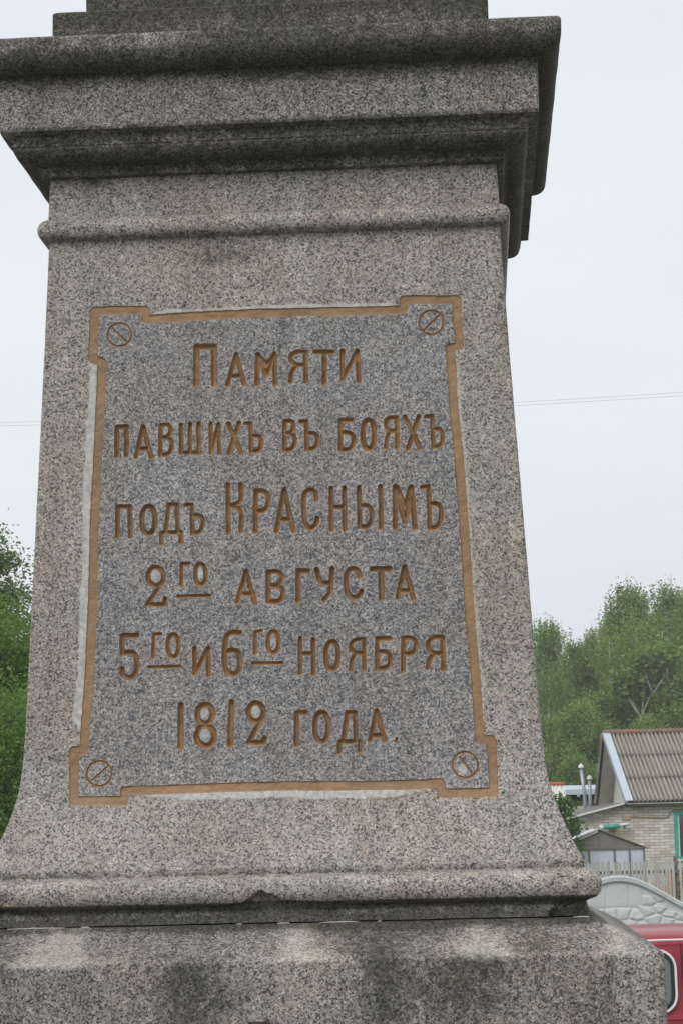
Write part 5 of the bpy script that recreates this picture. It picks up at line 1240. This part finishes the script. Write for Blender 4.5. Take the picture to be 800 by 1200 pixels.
for x, y, hh, wf, lb in [(5.3, 160, 9.3, 1.0, 'bushy young birch low at the monument edge'), (7.3, 157, 10.2, 1.0, 'bushy young birch above the white shed'), (9.2, 161, 11.0, 1.0, 'bushy young birch left of the roof apex'),
                         (11.2, 163, 12.2, 1.0, 'young birch right behind the roof apex'), (13.2, 160, 12.6, 1.0, 'young birch behind the middle of the corrugated roof'), (15.1, 158, 12.4, 1.0, 'bright young birch above the right end of the roof'),
                         (17.0, 162, 13.0, .9, 'young birch cut by the right edge of the photo'), (11.6, 154, 9.0, .8, 'small leafy birch hiding the foot of the forked pale birch'), (6.5, 149, 6.2, 1.1, 'low bright bush behind the flue pipes'), (8.6, 150, 5.6, 1.2, 'low yellow-green bush behind the garage roof')]:
    plant(x, y, 'D', hh, wf, lb, 'young birches in front of the tree line')
# bare pale forked birch
fb = empty('forked_birch', 'pale bare-limbed forked birch in front of the dense trees above the roof ridge', 'tree', (11.45, 158.5, 0))
T = MB().tube([(0, 0, 0), (0, 0, 5), (0, 0, 8.8)], [.16, .13, .10], 8).build('trunk', M['birch_bark'], fb, smooth=True)
for pts in ([(0, 0, 8.6), (-.5, -.1, 9.4), (-1.05, -.3, 10.6)], [(0, 0, 8.7), (.6, 0, 9.9), (1.55, -.2, 11.2), (1.9, -.2, 12.0)], [(-.1, 0, 8.8), (-.45, .1, 9.6), (-.6, .1, 10.2)], [(.05, 0, 8.8), (.25, .1, 10.2), (.3, .1, 11.9)], [(.85, -.05, 10.3), (.5, -.1, 11.2), (.38, -.1, 12.0)], [(1.85, -.2, 11.0), (1.86, -.2, 12.6)]):
    MB().tube(pts, [.075, .06, .045, .03][:len(pts)], 6).build('limb', M['birch_bark'], fb, smooth=True)
rg = np.random.default_rng(4); C = np.concatenate([rg.normal(size=(500, 3))*[.5, .5, .5]+[cx_, 0, cz_] for cx_, cz_ in ((-1.1, 11.0), (1.9, 12.6), (.3, 12.4), (-.6, 10.8))])
V, F = leaf_quads(C, .28, rg); mesh_np('crown', V, F, M['birch_leaf'], fb)
for x_, y_, h_, lb in ((5.5, 165, 12.0, 'slender white-stemmed birch left of the flue pipes'), (9.9, 167, 14.5, 'slender white-stemmed birch left of the forked birch'), (11.9, 168, 15.5, 'slender white-stemmed birch just above the roof apex'), (13.6, 166, 15.0, 'slender white-stemmed birch right of the forked birch')):
    sb = empty('slender_birch', lb, 'tree', (x_, y_, 0), 0, 'slender birches before the tree line')
    MB().tube([(0, 0, 0), (.1, 0, h_*.4), (-.05, 0, h_*.75), (.1, 0, h_)], [.11, .09, .075, .03], 7).build('trunk', M['birch_bark'], sb, smooth=True)
    for q in range(4): MB().tube([(0, 0, h_*(.72+.06*q)), ((-1)**q*.5, .1, h_*(.78+.06*q)), ((-1)**q*.9, .1, h_*(.80+.06*q))], [.035, .025, .012], 5).build('limb', M['birch_bark'], sb, smooth=True)
    rg = np.random.default_rng(int(h_*10)); C = rg.normal(size=(2600, 3))*[.75, .75, h_*.085]+[0, 0, h_*.9]
    V, F = leaf_quads(C, .13, rg, 1.5, .4); mesh_np('crown', V, F, M['birch_leaf'], sb)
# the wood goes on to both sides as one mass
rg = np.random.default_rng(77); parts_ = []
for x0, x1 in ((-110, 3.2), (20.5, 130)):
    xs_ = np.arange(x0, x1, 3.2)
    for xc in xs_:
        h_ = rg.uniform(13, 18.5); yc = 187+rg.uniform(-5, 7); m = 1100
        t = rg.random(m)**.75; ang = rg.uniform(0, 6.283, m); rad = 3.0*np.sqrt(np.clip(1-(np.abs(t-.45)/.6)**2.2, .03, 1))*rg.uniform(.55, 1.1, m)
        parts_.append(np.stack([xc+rad*np.cos(ang), yc+rad*np.sin(ang), t*h_+.2], 1))
C = np.concatenate(parts_); V, F = leaf_quads(C, .62, rg, 1.4, .3)
stuff(mesh_np('far_woodland', V, F, M['birch_leaf']))
# left edge of the photo
lt = make_tree('spruce_tree', 11.6, 7.5, 'conifer', 71, 95000, .075, low=.05, label='tall dark blue-green tree at the left edge of the photo, behind the monument', bark='bark', leafmat='dark_leaf', trunk_r=.17)
lt.location = (-12.6, 56.0, 0)
l2 = make_tree('linden_tree', 6.9, 5.2, 'round', 83, 70000, .065, low=.05, label='bright green leafy tree in front of the dark tree at the left edge', bark='bark', leafmat='linden_leaf', trunk_r=.13)
l2.location = (-9.9, 43.5, 0)
l3 = make_tree('linden_tree', 4.6, 4.2, 'round', 91, 45000, .055, low=.04, label='low leafy tree beside the flare of the monument at the left edge', bark='bark', leafmat='linden_leaf', trunk_r=.09)
l3.location = (-7.6, 36.0, 0)
ap = make_tree('apple_tree', 2.86, .92, 'round', 97, 3200, .055, low=.34, label='small dense green fruit tree between the monument and the brick lean-to', bark='bark', leafmat='shrub_leaf', trunk_r=.035)
ap.location = (2.24, 48.2, 0)
gb = make_tree('garden_bush', 1.1, 1.0, 'round', 99, 1800, .06, low=.05, label='green garden bush behind the pickets at the right edge of the photo', bark='bark', leafmat='shrub_leaf', trunk_r=.02)
gb.location = (4.85, 45.0, 0)

# ------------------------------------------------------------------ overhead wires and their poles
def pole(x, label):
    p = empty('utility_pole', label, 'pole', (x, 34.56, 0), 0, 'poles of the overhead line')
    MB().tube([(0, 0, 0), (0, 0, 10.6)], [.15, .10], 10).build('post', M['pole_wood'], p, smooth=True)
    MB().box(-.05, .05, -.12, .12, 10.1, 10.2).build('crossarm', M['pole_wood'], p)
    for dz in (0.0, .07): MB().tube([(0, -.1+dz*3, 10.2), (0, -.1+dz*3, 10.3)], .03, 8).build('insulator', M['ceramic'], p)
pole(-30, 'wooden utility pole carrying the wires, left end of the span'); pole(20, 'wooden utility pole carrying the wires, right end of the span')
for k, lb in ((0, 'upper of the two thin wires crossing the sky'), (1, 'lower of the two thin wires crossing the sky')):
    w_ = MB().tube([(x, 34.56+.1*k, 9.07-.04*k+.0018*(x+5)**2) for x in np.linspace(-30, 20, 60)], .003, 4).build('overhead_wire', M['cable'])
    tag(w_, lb, 'wire', 'wires across the sky')

# ------------------------------------------------------------------ thin summer haze
hm = bpy.data.materials.new('haze'); hm.use_nodes = True; hn = hm.node_tree; hn.nodes.clear()
ho = hn.nodes.new('ShaderNodeOutputMaterial'); hv = hn.nodes.new('ShaderNodeVolumePrincipled')
hv.inputs['Color'].default_value = (.93, .96, 1.0, 1); hv.inputs['Density'].default_value = .0005; hv.inputs['Anisotropy'].default_value = .2
hn.links.new(hv.outputs[0], ho.inputs['Volume'])
hb_ = MB().box(-720, 720, -720, 720, -1.1, 26).build('haze', hm); stuff(hb_)
